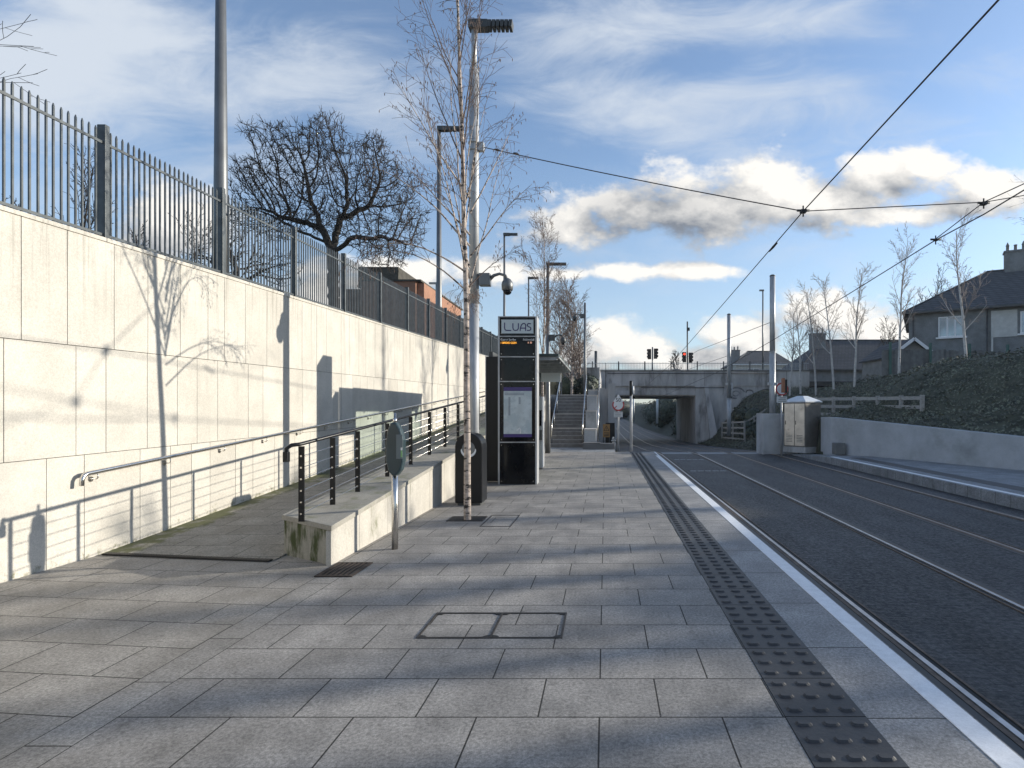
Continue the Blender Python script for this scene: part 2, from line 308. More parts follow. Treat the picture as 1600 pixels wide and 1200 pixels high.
# ------------------------------------------------------------------ mesh builder
class MB:
    def __init__(s): s.v = []; s.f = []; s.mi = []; s.sm = []
    def add(s, vs, fs, mi=0, sm=False):
        o = len(s.v); s.v += [tuple(p) for p in vs]
        for f in fs: s.f.append(tuple(i + o for i in f)); s.mi.append(mi); s.sm.append(sm)
        return s
    def box(s, x0, x1, y0, y1, z0, z1, mi=0):
        v = [(x0, y0, z0), (x1, y0, z0), (x1, y1, z0), (x0, y1, z0), (x0, y0, z1), (x1, y0, z1), (x1, y1, z1), (x0, y1, z1)]
        return s.add(v, [(3, 2, 1, 0), (4, 5, 6, 7), (0, 1, 5, 4), (1, 2, 6, 5), (2, 3, 7, 6), (3, 0, 4, 7)], mi)
    def hexa(s, bot, top, mi=0):
        n = len(bot); v = list(bot) + list(top)
        fs = [tuple(range(n - 1, -1, -1)), tuple(range(n, 2 * n))] + [(i, (i + 1) % n, n + (i + 1) % n, n + i) for i in range(n)]
        return s.add(v, fs, mi)
    def beam(s, a, b, w, h, mi=0):
        a = Vector(a); b = Vector(b); d = (b - a).normalized(); up = Vector((0, 0, 1)) if abs(d.z) < .9 else Vector((0, 1, 0))
        x = d.cross(up).normalized() * w / 2; y = x.cross(d).normalized() * h / 2
        return s.hexa([a - x - y, a + x - y, a + x + y, a - x + y], [b - x - y, b + x - y, b + x + y, b - x + y], mi)
    def tube(s, pts, rad, n=8, mi=0, cap=True, sm=True):
        pts = [Vector(p) for p in pts]; k = len(pts)
        if not isinstance(rad, (list, tuple)): rad = [rad] * k
        o = len(s.v); ref = None
        for i in range(k):
            d = (pts[min(i + 1, k - 1)] - pts[max(i - 1, 0)])
            if d.length < 1e-9: d = Vector((0, 0, 1))
            d.normalize()
            if ref is None: ref = Vector((1, 0, 0)) if abs(d.x) < .8 else Vector((0, 1, 0))
            x = (ref - d * ref.dot(d)); x = x.normalized() if x.length > 1e-6 else d.orthogonal().normalized(); y = d.cross(x); ref = x
            for j in range(n):
                a = 2 * math.pi * j / n; q = pts[i] + (x * math.cos(a) + y * math.sin(a)) * rad[i]; s.v.append((q.x, q.y, q.z))
        for i in range(k - 1):
            for j in range(n):
                a = o + i * n + j; b = o + i * n + (j + 1) % n; s.f.append((a, b, b + n, a + n)); s.mi.append(mi); s.sm.append(sm)
        if cap:
            s.f.append(tuple(o + j for j in range(n - 1, -1, -1))); s.mi.append(mi); s.sm.append(False)
            s.f.append(tuple(o + (k - 1) * n + j for j in range(n))); s.mi.append(mi); s.sm.append(False)
        return s
    def lathe(s, c, prof, n=20, mi=0):
        return s.tube([(c[0], c[1], c[2] + z) for r, z in prof], [max(r, .0005) for r, z in prof], n, mi)
    def ribbon(s, pts, w, nrm, th=.003, mi=0):
        """flat stroke in a plane with normal nrm"""
        nrm = Vector(nrm).normalized(); pts = [Vector(p) for p in pts]
        for a, b in zip(pts[:-1], pts[1:]):
            d = (b - a).normalized(); x = d.cross(nrm) * w / 2; e = d * w * .25
            s.hexa([a - e - x, b + e - x, b + e + x, a - e + x], [q + nrm * th for q in (a - e - x, b + e - x, b + e + x, a - e + x)], mi)
        return s
    def build(s, name, mats, parent=None, bevel=0, label=None, cat=None, group=None, kind=None, seg=2):
        if not isinstance(mats, (list, tuple)): mats = [mats]
        v = s.v
        if parent is not None: off = parent.get('_w', (0, 0, 0))
        else:
            a = np.array(v); off = ((a[:, 0].min() + a[:, 0].max()) / 2, (a[:, 1].min() + a[:, 1].max()) / 2, a[:, 2].min()) if kind != 'structure' else (0, 0, 0)
        off = tuple(float(q) for q in off)
        me = bpy.data.meshes.new(name); me.from_pydata([(p[0] - off[0], p[1] - off[1], p[2] - off[2]) for p in v], [], s.f)
        for m in mats: me.materials.append(m)
        me.polygons.foreach_set('material_index', s.mi); me.polygons.foreach_set('use_smooth', s.sm); me.update()
        o = bpy.data.objects.new(name, me); col.objects.link(o)
        if parent is not None: o.parent = parent
        else: o.location = off
        o['_w'] = off
        if bevel:
            b = o.modifiers.new('b', 'BEVEL'); b.width = bevel; b.segments = seg; b.limit_method = 'ANGLE'; b.angle_limit = R(40)
        tag(o, label, cat, group, kind); return o
def tag(o, label=None, cat=None, group=None, kind=None):
    if label: o['label'] = label
    if cat: o['category'] = cat
    if group: o['group'] = group
    if kind: o['kind'] = kind
    return o
def thing(name, loc, label, cat, group=None):
    o = bpy.data.objects.new(name, None); col.objects.link(o); o.location = loc; o.empty_display_size = .2; o['_w'] = tuple(float(q) for q in loc)
    return tag(o, label, cat, group)
def dup(root, loc, rz=0, label=None, group=None, scale=None):
    r = root.copy(); col.objects.link(r); r.location = loc; r.rotation_euler = (0, 0, rz)
    if scale: r.scale = scale
    if label: r['label'] = label
    if group: r['group'] = group
    for ch in list(root.children):
        c = ch.copy(); col.objects.link(c); c.parent = r
        for gch in list(ch.children):
            d = gch.copy(); col.objects.link(d); d.parent = c
    return r
def text_mesh(txt, size, origin, parent, name, m, rot=(R(90), 0, 0), width=None, th=.002):
    cu = bpy.data.curves.new('t', 'FONT'); cu.body = txt; cu.size = size; cu.extrude = th; cu.align_x = 'CENTER'; cu.align_y = 'CENTER'; cu.resolution_u = 3
    ob = bpy.data.objects.new('t', cu); col.objects.link(ob)
    dg = bpy.context.evaluated_depsgraph_get(); me = bpy.data.meshes.new_from_object(ob.evaluated_get(dg)); bpy.data.objects.remove(ob)
    me.materials.clear(); me.materials.append(m); me.transform(Matrix.Rotation(rot[0], 4, 'X'))
    if width:
        xs = [v.co.x for v in me.vertices]; k = width / max(max(xs) - min(xs), 1e-6); me.transform(Matrix.Diagonal((k, 1, 1, 1)))
    off = Vector(parent.get('_w', (0, 0, 0))); me.transform(Matrix.Translation(Vector(origin) - off))
    o = bpy.data.objects.new(name, me); col.objects.link(o); o.parent = parent; o['_w'] = parent['_w']; return o

# ------------------------------------------------------------------ ground levels
PR = [(-60, -.22), (22, -.22), (25, -.33), (30, -.62), (37, -.92), (44, -1.22), (52, -1.45), (62, -1.62), (80, -1.85), (110, -2.1), (400, -2.2)]
def pl(x, T):
    if x <= T[0][0]: return T[0][1]
    for (a, p), (b, q) in zip(T[:-1], T[1:]):
        if x <= b: return p + (q - p) * (x - a) / (b - a)
    return T[-1][1]
def zt(Y): return pl(Y, PR)
def sstep(a, b, x): x = min(1, max(0, (x - a) / (b - a))); return x * x * (3 - 2 * x)
def xw(Y): return max(7.75, 8 + (20.3 - Y) * .393)      # foot of the right-hand retaining wall
def zwt(Y): return .83 + (Y - 14.2) * .069              # its top
def zwalltop(Y): return 3.28 + (Y - 4.95) * .0303
def ground_h(x, y):
    tr = zt(y) - .06
    if y <= 21.5:
        xb = xw(y) + .25; b0 = zwt(y) - .08
    else:
        k = sstep(21.5, 24, y); xb = 8.0 + .5 * k; b0 = (zwt(21.5) - .1) * (1 - k) + (zt(y) - .05) * k
    top = 2.95 + .15 * math.sin(y * .3) + .9 * sstep(27, 17, y) if False else 2.95 + .15 * math.sin(y * .3) + .6 * (1 - sstep(17, 27, y))
    if y > 66: top = 3.6; xb = 8.6
    if x > xb:
        r = sstep(0, 5.2, x - xb); z = b0 + (top - b0) * r
        z += .10 * noise.noise(Vector((x * .9, y * .9, 0))) * min(1, (x - xb) / .6); return z
    if y > 66:
        if x < .6: return tr + (3.8 - tr) * sstep(0, 6, .6 - x)
        return tr
    if y > 30 and x < -.4: return tr + (4.0 - tr) * sstep(0, 2.5, -.4 - x) if y > 34 else 1.9
    if x < -5.36: return zwalltop(y) - .12
    return tr
xs = [-400, -200, -100, -50, -30, -20, -14, -10, -8, -6.5, -5.6, -5.4, -5.3, -4.5, -3.5, -2.8, -2, -1.2, -.4, .2, .6, 1.5, 3, 5, 7, 7.7] + [7.9 + .22 * i for i in range(40)] + [18, 20, 24, 30, 40, 60, 100, 200, 400]
ys = [-60, -30, -15, -8] + [-4 + .8 * i for i in range(92)] + [70.5, 73, 76, 80, 86, 94, 104, 120, 140, 170, 210, 260, 330, 450, 700, 1200]
mb = MB(); n = len(xs)
def low_h(x, y):
    if y < 67 and x > 7.3:
        z = ground_h(max(7.2, x - 1.1), y); return z - (.25 if x < 17 else .02)
    return ground_h(x, y)
vs = [(x, y, low_h(x, y)) for y in ys for x in xs]
mb.add(vs, [(j * n + i, j * n + i + 1, (j + 1) * n + i + 1, (j + 1) * n + i) for j in range(len(ys) - 1) for i in range(n - 1)], 0, True)
mb.build('ground', M_soil, kind='structure')

mb = MB(); ey = [-8 + .5 * i for i in range(149)]; et = [.02, .2] + [.2 + .25 * i for i in range(1, 34)] + [9.6, 12, 16, 22, 30]; n = len(et)
def ebase(y): return xw(y) + .2 if y <= 21.5 else 7.98 + .4 * sstep(21.5, 24, y)
mb.add([(ebase(y) + t_, y, ground_h(ebase(y) + t_, y)) for y in ey for t_ in et], [(j * n + i, j * n + i + 1, (j + 1) * n + i + 1, (j + 1) * n + i) for j in range(len(ey) - 1) for i in range(n - 1)], 0, True)
mb.build('embankment', M_soil, kind='structure')

# ------------------------------------------------------------------ platforms, ramp, tracks
mb = MB()
PX = 1.80; PE = 20.6
def sheet(x0, x1, y0, y1, z, m, name, n=1):
    b = MB(); b.add([(x0, y0, z), (x1, y0, z), (x1, y1, z), (x0, y1, z)], [(0, 1, 2, 3)]); return b.build(name, m, kind='structure')
mb.box(-5.25, PX - .02, -6, PE, -.6, -.006); mb.box(-5.25, .35, PE, 27.0, -.6, -.006)
mb.hexa([(.35, PE, -.6), (PX - .02, PE, -.6), (PX - .02, 22.6, -.6), (.35, 22.6, -.6)], [(.35, PE, -.006), (PX - .02, PE, -.006), (PX - .02, 22.6, -.206), (.35, 22.6, -.206)])
plat = mb.build('platform', M_conc2, kind='structure')
def psheet(x0, x1, y0, y1, m, name):
    b = MB(); b.add([(x0, y0, 0), (x1, y0, 0), (x1, y1, 0), (x0, y1, 0)], [(0, 1, 2, 3)]); return b.build(name, m, kind='structure')
psheet(-2.38, .877, -6, PE, M_pave, 'platform_paving')
psheet(-5.25, -2.60, -6, PE, M_paveL, 'platform_side_paving')
psheet(-2.60, -2.38, -6, PE, M_band, 'paving_band')
b = MB(); b.add([(-5.25, PE, 0), (.35, PE, 0), (.35, 27, 0), (-5.25, 27, 0)], [(0, 1, 2, 3)])
b.add([(.35, PE, 0), (PX, PE, 0), (PX, 22.6, -.20), (.35, 22.6, -.20)], [(0, 1, 2, 3)]); b.build('platform_end_paving', M_farpave, kind='structure')
b = MB()
b.add([(1.277, -6, 0), (1.66, -6, 0), (1.66, PE, 0), (1.277, PE, 0)], [(0, 1, 2, 3)])
b.add([(1.66, -6, 0), (PX, -6, 0), (PX, PE, 0), (1.66, PE, 0)], [(0, 1, 2, 3)]); b.add([(PX, -6, 0), (PX, -6, -.09), (PX, PE, -.09), (PX, PE, 0)], [(0, 1, 2, 3)])
b.build('platform_edge_paving', M_edge, kind='structure')
b = MB(); b.box(1.660, PX - .012, -6, 18.9, -.002, .004); b.build('platform_edge_line', M_white, kind='structure')
b = MB(); b.box(1.74, PX - .012, 18.9, PE, -.002, .004); b.build('platform_edge_line', M_white, kind='structure')
# tactile strip
b = MB(); rnd = random.Random(3)
y = 2.79 - .4 * 8
while y < 19.6:
    b.box(.880, 1.274, y + .003, y + .397, -.02, .003)
    if y > 1.0:
        for i in range(3):
            for j in range(3):
                cx = .88 + .066 + .131 * i; cy = y + .067 + .133 * j; rx, ry, q = .043, .024, 10
                def ring(k, z): return [(cx + rx * k * math.copysign(abs(math.cos(2 * math.pi * a / q)) ** .6, math.cos(2 * math.pi * a / q)), cy + ry * k * math.copysign(abs(math.sin(2 * math.pi * a / q)) ** .7, math.sin(2 * math.pi * a / q)), z) for a in range(q)]
                v = ring(1, .0032) + ring(.70, .0135); b.add(v, [(a, (a + 1) % q, q + (a + 1) % q, q + a) for a in range(q)] + [tuple(range(q, 2 * q))], 0, False)
    y += .4
b.build('tactile_paving', M_tact, kind='structure')

# ramp
RS = .078; RY0 = 5.95
def zr(Y): return max(0, (Y - RY0) * RS) if Y < 28 else (28 - RY0) * RS
b = MB(); Y1 = 30
b.hexa([(-5.25, RY0, -.3), (-3.30, 5.68, -.3), (-3.30, Y1, -.3), (-5.25, Y1, -.3)], [(-5.25, RY0, .006), (-3.30, 5.68, .006), (-3.30, Y1, zr(28)), (-5.25, Y1, zr(28))])
b.build('ramp', M_ramp, kind='structure')
# upper landing at the head of the stairs
b = MB(); b.box(-5.25, -.75, 27.9, 36, 1.4, 2.25); b.build('upper_path', M_farpave, kind='structure')

# track bed
b = MB(); YY = [-6, 0, 5, 10, 15, 20, 22, 23.5, 25, 27.5, 30, 33, 37, 40, 44, 48, 52, 57, 62, 70, 80, 95, 110, 150, 200, 300, 400]
xL, xR = PX - .01, 7.72
vs = []
for y in YY: vs += [(xL if y < 21 else .6, y, zt(y)), (xR, y, zt(y))]
b.add(vs, [(2 * i, 2 * i + 1, 2 * i + 3, 2 * i + 2) for i in range(len(YY) - 1)]); b.build('track_bed', M_asph, kind='structure')
RX = [2.177, 3.612, 5.05, 6.56]
names = ['nearest to the platform edge', 'second from the platform', 'third from the platform', 'farthest from the platform']
for x, nm in zip(RX, names):
    s = 1 if x in (RX[0], RX[2]) else -1      # groove to the inside of the gauge
    r = thing('tram_rail', (x, 0, zt(0)), 'steel tram rail set in dark road surface, ' + nm, 'rail', 'embedded tram rails')
    def strip(x0, x1, dz, h):
        q = MB(); v = []
        for y in YY: v += [(x0, y, zt(y) + dz), (x1, y, zt(y) + dz), (x1, y, zt(y) + dz - h), (x0, y, zt(y) + dz - h)]
        fs = []
        for i in range(len(YY) - 1):
            o = 4 * i; fs += [(o, o + 1, o + 5, o + 4), (o + 1, o + 2, o + 6, o + 5), (o + 3, o, o + 4, o + 7)]
        q.add(v, fs); return q
    hx = (x - .020, x + .020)
    strip(*hx, .014, .03).build('rail_head', M_rail if x < 4 else M_railold, r)
    gx = (x + s * .020, x + s * .068); strip(min(gx), max(gx), .003, .006).build('flangeway', M_groove, r)
    lx = (x + s * .068, x + s * .086); strip(min(lx), max(lx), .010, .02).build('rail_lip', M_railrust, r)
    ex = (x - s * .020, x - s * .062); strip(min(ex), max(ex), .007, .012).build('rail_sealant', M_railrust, r)
    ex = (x - s * .062, x - s * .12); strip(min(ex), max(ex), .0035, .008).build('sealant_strip', M_seal, r)
# crossing slabs and white stop dashes
b = MB()
for x0, x1 in ((2.30, 3.5), (3.75, 4.93), (5.2, 6.44), (6.7, 7.15)): b.box(x0, x1, 22.9, 23.7, zt(23) - .05, zt(23.3) + .018)
b.build('crossing', mat('crossing_slab', (.30, .31, .32), .8, var=.1), kind='structure')
b = MB()
for Y in (16.1, 19.8):
    for i in range(5): b.box(2.4 + .21 * i, 2.4 + .21 * i + .17, Y, Y + .10, -.219, -.214)
b.build('road_marking', mat('worn_paint', (.40, .41, .42), .7, var=.3, vscale=20), kind='structure')
# far platform
b = MB(); fx = 7.17
def fp(z0, z1, inset=0):
    return [(fx, -6, z0), (xw(-6), -6, z0), (xw(18.6), 18.6, z0), (fx, 18.6, z0)], [(fx, -6, z1), (xw(-6), -6, z1), (xw(18.6), 18.6, z1), (fx, 18.6, z1)]
b.hexa(*fp(-.5, 0)); b.hexa([(fx, 18.6, -.5), (xw(18.6), 18.6, -.5), (8.2, 22.4, -.5), (7.15, 22.4, -.5)], [(fx, 18.6, 0), (xw(18.6), 18.6, 0), (8.2, 22.4, -.2), (fx, 22.4, -.22)])
b.build('far_platform', M_farpave, kind='structure', bevel=.01)
b = MB(); b.box(fx + .08, fx + .20, -6, 18.4, -.001, .004); b.build('far_platform_edge_line', M_white, kind='structure')
b = MB()
y = -6
while y < 18: b.box(fx + .55, fx + .95, y, y + .395, -.002, .004); y += .4
b.build('far_tactile_paving', M_tact, kind='structure')

# ------------------------------------------------------------------ left retaining wall of stone panels
WX = -5.25
wall = thing('retaining_wall', (WX, 20, 0), 'tall cream stone clad wall on the left, sunlit and streaked with shadows', 'wall')
def ps(Y): return .0148 * (Y - 4.95)
rnd = random.Random(11)
b = MB(); rows = [(-1.3, 0), (-.05 - 0, 1.04), (1.04, 2.13), (2.13, None)]
Ymax = 50
seq = {1: [4.3, 4.75, 5.36, 5.75, 6.44, 6.89, 7.24, 7.58, 8.1, 8.5, 9.05], 2: [4.4, 4.98, 5.66, 6.0, 6.54, 7.0, 7.34, 7.73, 8.39, 8.75, 9.3], 3: [4.6, 5.13, 5.57, 6.1, 6.55, 7.05, 7.54, 7.87, 8.32, 8.85, 9.44, 9.88]}
for r in (1, 2, 3):
    z0, z1 = rows[r]; js = [-6 + .55 * i for i in range(19)]; js = [j for j in js if j < seq[r][0] - .3] + seq[r]
    while js[-1] < Ymax: js.append(js[-1] + rnd.choice((.36, .45, .52, .6, .5)))
    gp = .0035
    for a, c in zip(js[:-1], js[1:]):
        a2, c2 = a + gp, c - gp
        def zz(Y, top):
            if r == 1 and not top: return -.1
            if r == 3 and top: return zwalltop(Y) - .045
            return (z1 if top else z0) + ps(Y) + (-gp if top else gp)
        d = rnd.uniform(0, .0015)
        v = [(WX + d, a2, zz(a2, 0)), (WX + d, c2, zz(c2, 0)), (WX + d, c2, zz(c2, 1)), (WX + d, a2, zz(a2, 1))]
        v += [(WX - .02, p[1], p[2]) for p in v]
        b.add(v, [(0, 1, 2, 3), (4, 7, 6, 5), (0, 4, 5, 1), (1, 5, 6, 2), (2, 6, 7, 3), (3, 7, 4, 0)])
b.build('stone_cladding', M_clad, wall)
b = MB(); b.hexa([(WX - .016 - .35, -6, -.5), (WX - .016, -6, -.5), (WX - .016, Ymax, -.5), (WX - .366, Ymax, -.5)], [(WX - .366, -6, zwalltop(-6) - .05), (WX - .016, -6, zwalltop(-6) - .05), (WX - .016, Ymax, zwalltop(Ymax) - .05), (WX - .366, Ymax, zwalltop(Ymax) - .05)])
b.build('wall_core', M_joint, wall)
b = MB(); y = -6
while y < Ymax:
    a, c = y + .003, y + 1.197
    b.hexa([(WX - .38, a, zwalltop(a) - .042), (WX + .012, a, zwalltop(a) - .042), (WX + .012, c, zwalltop(c) - .042), (WX - .38, c, zwalltop(c) - .042)], [(WX - .38, a, zwalltop(a)), (WX + .012, a, zwalltop(a)), (WX + .012, c, zwalltop(c)), (WX - .38, c, zwalltop(c))]); y += 1.2
b.build('coping', M_clad, wall, bevel=.004)

# fence on the wall
FX = -5.35
fence = thing('steel_fence', (FX, 20, zwalltop(20)), 'grey steel picket fence along the top of the cream stone wall', 'fence')
posts = [4.24] + [6.10 + 1.86 * i for i in range(24)]
posts = [.52, 2.38] + posts
rnd = random.Random(5)
for i, y in enumerate(posts):
    if y < 3: continue
    q = MB(); z = zwalltop(y)
    q.box(FX - .045, FX + .045, y - .045, y + .012, z - .02, z + 1.22); q.build('post', M_fence, fence, bevel=.004)
for a, c in zip(posts[:-1], posts[1:]):
    q = MB(); k = 0; y = a + .07
    while y < c - .06:
        z = zwalltop(y); yy_ = y + rnd.uniform(-.003, .003)
        q.box(FX - .008, FX + .008, yy_ - .008, yy_ + .008, z - .02, z + 1.15); q.hexa([(FX - .008, yy_ - .008, z + 1.15), (FX + .008, yy_ - .008, z + 1.15), (FX + .008, yy_ + .008, z + 1.15), (FX - .008, yy_ + .008, z + 1.15)], [(FX - .003, yy_ - .003, z + 1.18), (FX + .003, yy_ - .003, z + 1.18), (FX + .003, yy_ + .003, z + 1.18), (FX - .003, yy_ + .003, z + 1.18)])
        y += .0765
    for hz_ in (1.03, .05):
        q.beam((FX + .012, a, zwalltop(a) + hz_), (FX + .012, c, zwalltop(c) + hz_), .012, .028)
    q.build('picket_panel', M_pick, fence)

# ------------------------------------------------------------------ low wall beside the ramp, with its railing
def zl(Y): return .385 + .08 * (Y - 5.5)
lw = thing('low_wall', (-3, 5.6, 0), 'low granite wall with sloping top between the ramp and the platform, mossy at its near end', 'wall')
A = (-2.65, 5.51); Bp = (-3.34, 5.92); YE = 29.5
fr = MB(); jl = [5.51, 6.15, 6.95, 7.75, 8.6, 9.4, 10.2, 11, 11.8, 12.6, 13.4, 14.2, 15, 16, 17, 18, 19, 20, 21, 22, 23, 24, 25, 26, 27, 28, 29, YE]
for a, c in zip(jl[:-1], jl[1:]):
    fr.hexa([(-2.70, a + .003, -.05), (-2.65, a + .003, -.05), (-2.65, c - .003, -.05), (-2.70, c - .003, -.05)], [(-2.70, a + .003, zl(a) - .055), (-2.65, a + .003, zl(a) - .055), (-2.65, c - .003, zl(c) - .055), (-2.70, c - .003, zl(c) - .055)])
fr.build('side_cladding', M_gwall, lw)
q = MB(); q.hexa([(-2.665, 5.535, -.05), (-2.69, YE, -.05), (-3.34, YE, -.05), (-3.335, 5.925, -.05)], [(-2.665, 5.535, zl(5.53) - .055), (-2.69, YE, zl(YE) - .055), (-3.34, YE, zl(YE) - .055), (-3.335, 5.925, zl(5.92) - .055)])
q.build('end_face', M_gend, lw)
q = MB(); q.hexa([(-2.64, 5.50, zl(5.5) - .052), (-2.64, YE, zl(YE) - .052), (-3.35, YE, zl(YE) - .052), (-3.35, 5.91, zl(5.91) - .052)], [(-2.64, 5.50, zl(5.5)), (-2.64, YE, zl(YE)), (-3.35, YE, zl(YE)), (-3.35, 5.91, zl(5.91))])
q.build('coping', M_gcope, lw, bevel=.004)
rl = thing('ramp_railing', (-3.03, 5.69, zl(5.69)), 'black post railing with thin steel wires standing on the low granite wall', 'railing')
LX = -3.03
py_ = [5.69, 6.34, 6.98, 7.93, 8.88] + [9.83 + .95 * i for i in range(20)]
for y in py_:
    q = MB(); z = zl(y); q.box(LX - .028, LX + .028, y - .006, y + .006, z - .01, z + .74); q.box(LX - .022, LX + .022, y + .006, y + .02, z, z + .74)
    p = q.build('post', M_black, rl)
    for k in range(6 if y < 14 else 0): q = MB(); q.box(LX - .009, LX + .009, y - .010, y - .0055, z + .06 + .115 * k, z + .076 + .115 * k); q.build('wire_clip', M_ss, p)
q = MB(); q.tube([(LX - .10, 5.60, zl(5.6) + .66), (LX - .10, 5.6, zl(5.6) + .73), (LX - .06, 5.62, zl(5.62) + .762), (LX, 5.66, zl(5.66) + .765), (LX, 10, zl(10) + .765), (LX, 28.8, zl(28.8) + .765)], .019, 10); q.build('top_rail', M_black, rl)
q = MB(); q.box(LX - .125, LX - .075, 5.575, 5.625, zl(5.6) + .60, zl(5.6) + .70); q.build('rail_end', M_black, rl, bevel=.006)
for k in range(6):
    q = MB(); h = .068 + .115 * k; q.tube([(LX, 5.7, zl(5.7) + h), (LX, 28, zl(28) + h)], .0035, 6); q.build('wire', M_ss, rl)
# second rail of the railing pair on ramp side; handrail on the big wall
hr = thing('handrail', (WX, 5.7, .8), 'round stainless steel handrail fixed to the cream wall above the ramp', 'handrail')
def zh(Y): return .867 + .0765 * (Y - 5.70)
HX = WX + .075
q = MB(); pts = [(HX, 5.64, zh(5.7) - .115), (HX, 5.645, zh(5.7) - .05), (HX, 5.665, zh(5.7) - .015), (HX, 5.70, zh(5.7))]; pts += [(HX, y, zh(y)) for y in (6.2, 10, 15, 20, 26)]
q.tube(pts, .0215, 12); q.build('rail', M_ss, hr)
y = 5.82
while y < 24:
    q = MB(); z = zh(y); q.tube([(HX, y, z - .02), (HX, y, z - .065), (HX - .015, y, z - .078), (WX + .003, y, z - .078)], .006, 6); q.tube([(WX + .001, y, z - .078), (WX + .008, y, z - .078)], .028, 12)
    q.build('bracket', M_ss, hr); y += .97

# drains, manhole, tree pits
q = MB(); a = Vector((-5.2, 5.93, .010)); c = Vector((-3.32, 5.66, .010)); q.beam(a, c, .07, .014)
for i in range(60):
    p = a.lerp(c, (i + .5) / 60) + Vector((0, 0, .008)); q.beam(p + Vector((0, -.03, 0)), p + Vector((0, .03, 0)), .012, .004, 1)
q.build('channel_drain', [M_groove, M_iron], label='narrow dark channel drain across the foot of the ramp', cat='drain')
q = MB(); x0, x1, y0, y1 = -2.62, -2.28, 5.13, 5.62
q = MB(); q.box(x0, x1, y0, y1 - .02, -.0, .004, 0)
for i in range(7): q.box(x0 + .02 + .047 * i, x0 + .04 + .047 * i, y0 + .02, y1 - .04, .004, .012, 1)
for (u0, u1, w0, w1) in ((x0, x1, y0, y0 + .02), (x0, x1, y1 - .04, y1 - .02), (x0, x0 + .018, y0 + .02, y1 - .04), (x1 - .018, x1, y0 + .02, y1 - .04)): q.box(u0, u1, w0, w1, .004, .011, 1)
q.build('drain_grate', [M_groove, M_rust], label='small rusty drain grate at the corner of the low granite wall', cat='drain')
mh = thing('access_cover', (-.7, 4, 0), 'double access cover inlaid with paving in a thin steel frame, flush in the foreground', 'access cover')
g0 = W(650, 997, 1338 / 356); gy0 = 1338 / 356; gy1 = 1338 / 317.5
gx0 = (652 - VX) * 1.5 / 356; gx1 = (877 - VX) * 1.5 / 356; gm = (766 - VX) * 1.5 / 356
q = MB()
for xx in (gx0, gm, gx1): q.box(xx - .007, xx + .007, gy0 + .007, gy1 - .007, -.002, .006)
for yy2 in (gy0, gy1): q.box(gx0 - .007, gx1 + .007, yy2 - .007, yy2 + .007, -.002, .006)
q.build('frame', M_iron, mh)
for xx in (gx0, gm, gx1):
    for yy2, s in ((gy0, 1), (gy1, -1)):
        q = MB()
        for sx_ in ((-1, 1) if xx == gm else ((1,) if xx == gx0 else (-1,))):
            q.hexa([(xx + sx_ * .008, yy2 + s * .008, .001), (xx + sx_ * .06, yy2 + s * .008, .001), (xx + sx_ * .04, yy2 + s * .032, .001), (xx + sx_ * .008, yy2 + s * .04, .001)], [(xx + sx_ * .008, yy2 + s * .008, .005), (xx + sx_ * .06, yy2 + s * .008, .005), (xx + sx_ * .04, yy2 + s * .032, .005), (xx + sx_ * .008, yy2 + s * .04, .005)])
        q.build('corner_plate', M_groove, mh)
def cover(x0, x1, y0, y1, label):
    q = MB()
    for (a, b_, c, d) in ((x0, x1, y0, y0 + .012), (x0, x1, y1 - .012, y1), (x0, x0 + .012, y0 + .012, y1 - .012), (x1 - .012, x1, y0 + .012, y1 - .012)): q.box(a, b_, c, d, -.002, .005)
    q.build('access_cover', M_iron, label=label, cat='access cover')
cover(-1.62, -1.22, 7.35, 8.15, 'single square access cover outline in the paving right of the birch')
pit = thing('tree_pit', (-1.89, 7.82, 0), 'small dark square tree pit around the foot of the leaning birch', 'tree pit')
q = MB(); q.box(-2.13, -1.68, 7.72, 8.02, .001, .005); q.build('soil', M_groove, pit)
q = MB()
for (a, b_, c, d) in ((-2.15, -1.66, 7.70, 7.72), (-2.15, -1.66, 8.02, 8.04), (-2.15, -2.13, 7.72, 8.02), (-1.68, -1.66, 7.72, 8.02)): q.box(a, b_, c, d, .0, .009)
q.build('frame', M_iron, pit)

# ------------------------------------------------------------------ stairs
st = thing('staircase', (-1.6, 23, 0), 'stone staircase climbing beside the platform end with pale nosings on two steps', 'staircase')
nst = 15; rise = 2.25 / nst; run = 4.75 / nst
q = MB(); nn = MB()
for i in range(nst):
    y0 = 23 + run * i
    q.box(-2.25, -.88, y0, 28.0, rise * i, rise * (i + 1) - (.003 if 0 else 0)) if i == 0 else q.hexa([(-2.25, y0, rise * i), (-.88, y0, rise * i), (-.88, 28, rise * i), (-2.25, 28, rise * i)], [(-2.25, y0, rise * (i + 1)), (-.88, y0, rise * (i + 1)), (-.88, 28, rise * (i + 1)), (-2.25, 28, rise * (i + 1))])
    if i in (4, 8, 14): nn.box(-2.25, -.88, y0 - .012, y0 + .06, rise * (i + 1) - .035, rise * (i + 1) + .006)
    else: nn.box(-2.25, -.88, y0 - .006, y0 + .02, rise * (i + 1) - .012, rise * (i + 1) + .004, 1)
q.build('steps', M_step, st)
nn.build('nosing', [M_nose, M_conc], st)
for xx in (-2.18, -.93):
    q = MB(); q.tube([(xx, 23.2, .0), (xx, 23.2, .86), (xx, 23.3, .98), (xx, 28.0, 3.2), (xx, 28.3, 3.22), (xx, 28.3, 2.25)], .024, 8)
    for k in (1.2, 2.6, 4.0): q.tube([(xx, 23.2 + k, k * .474), (xx, 23.2 + k, .93 + k * .474)], .016, 6)
    q.build('handrail', M_ss, st)
sw = thing('stair_side_wall', (-.6, 23.5, 0), 'stepped pale concrete side wall to the right of the staircase', 'wall')
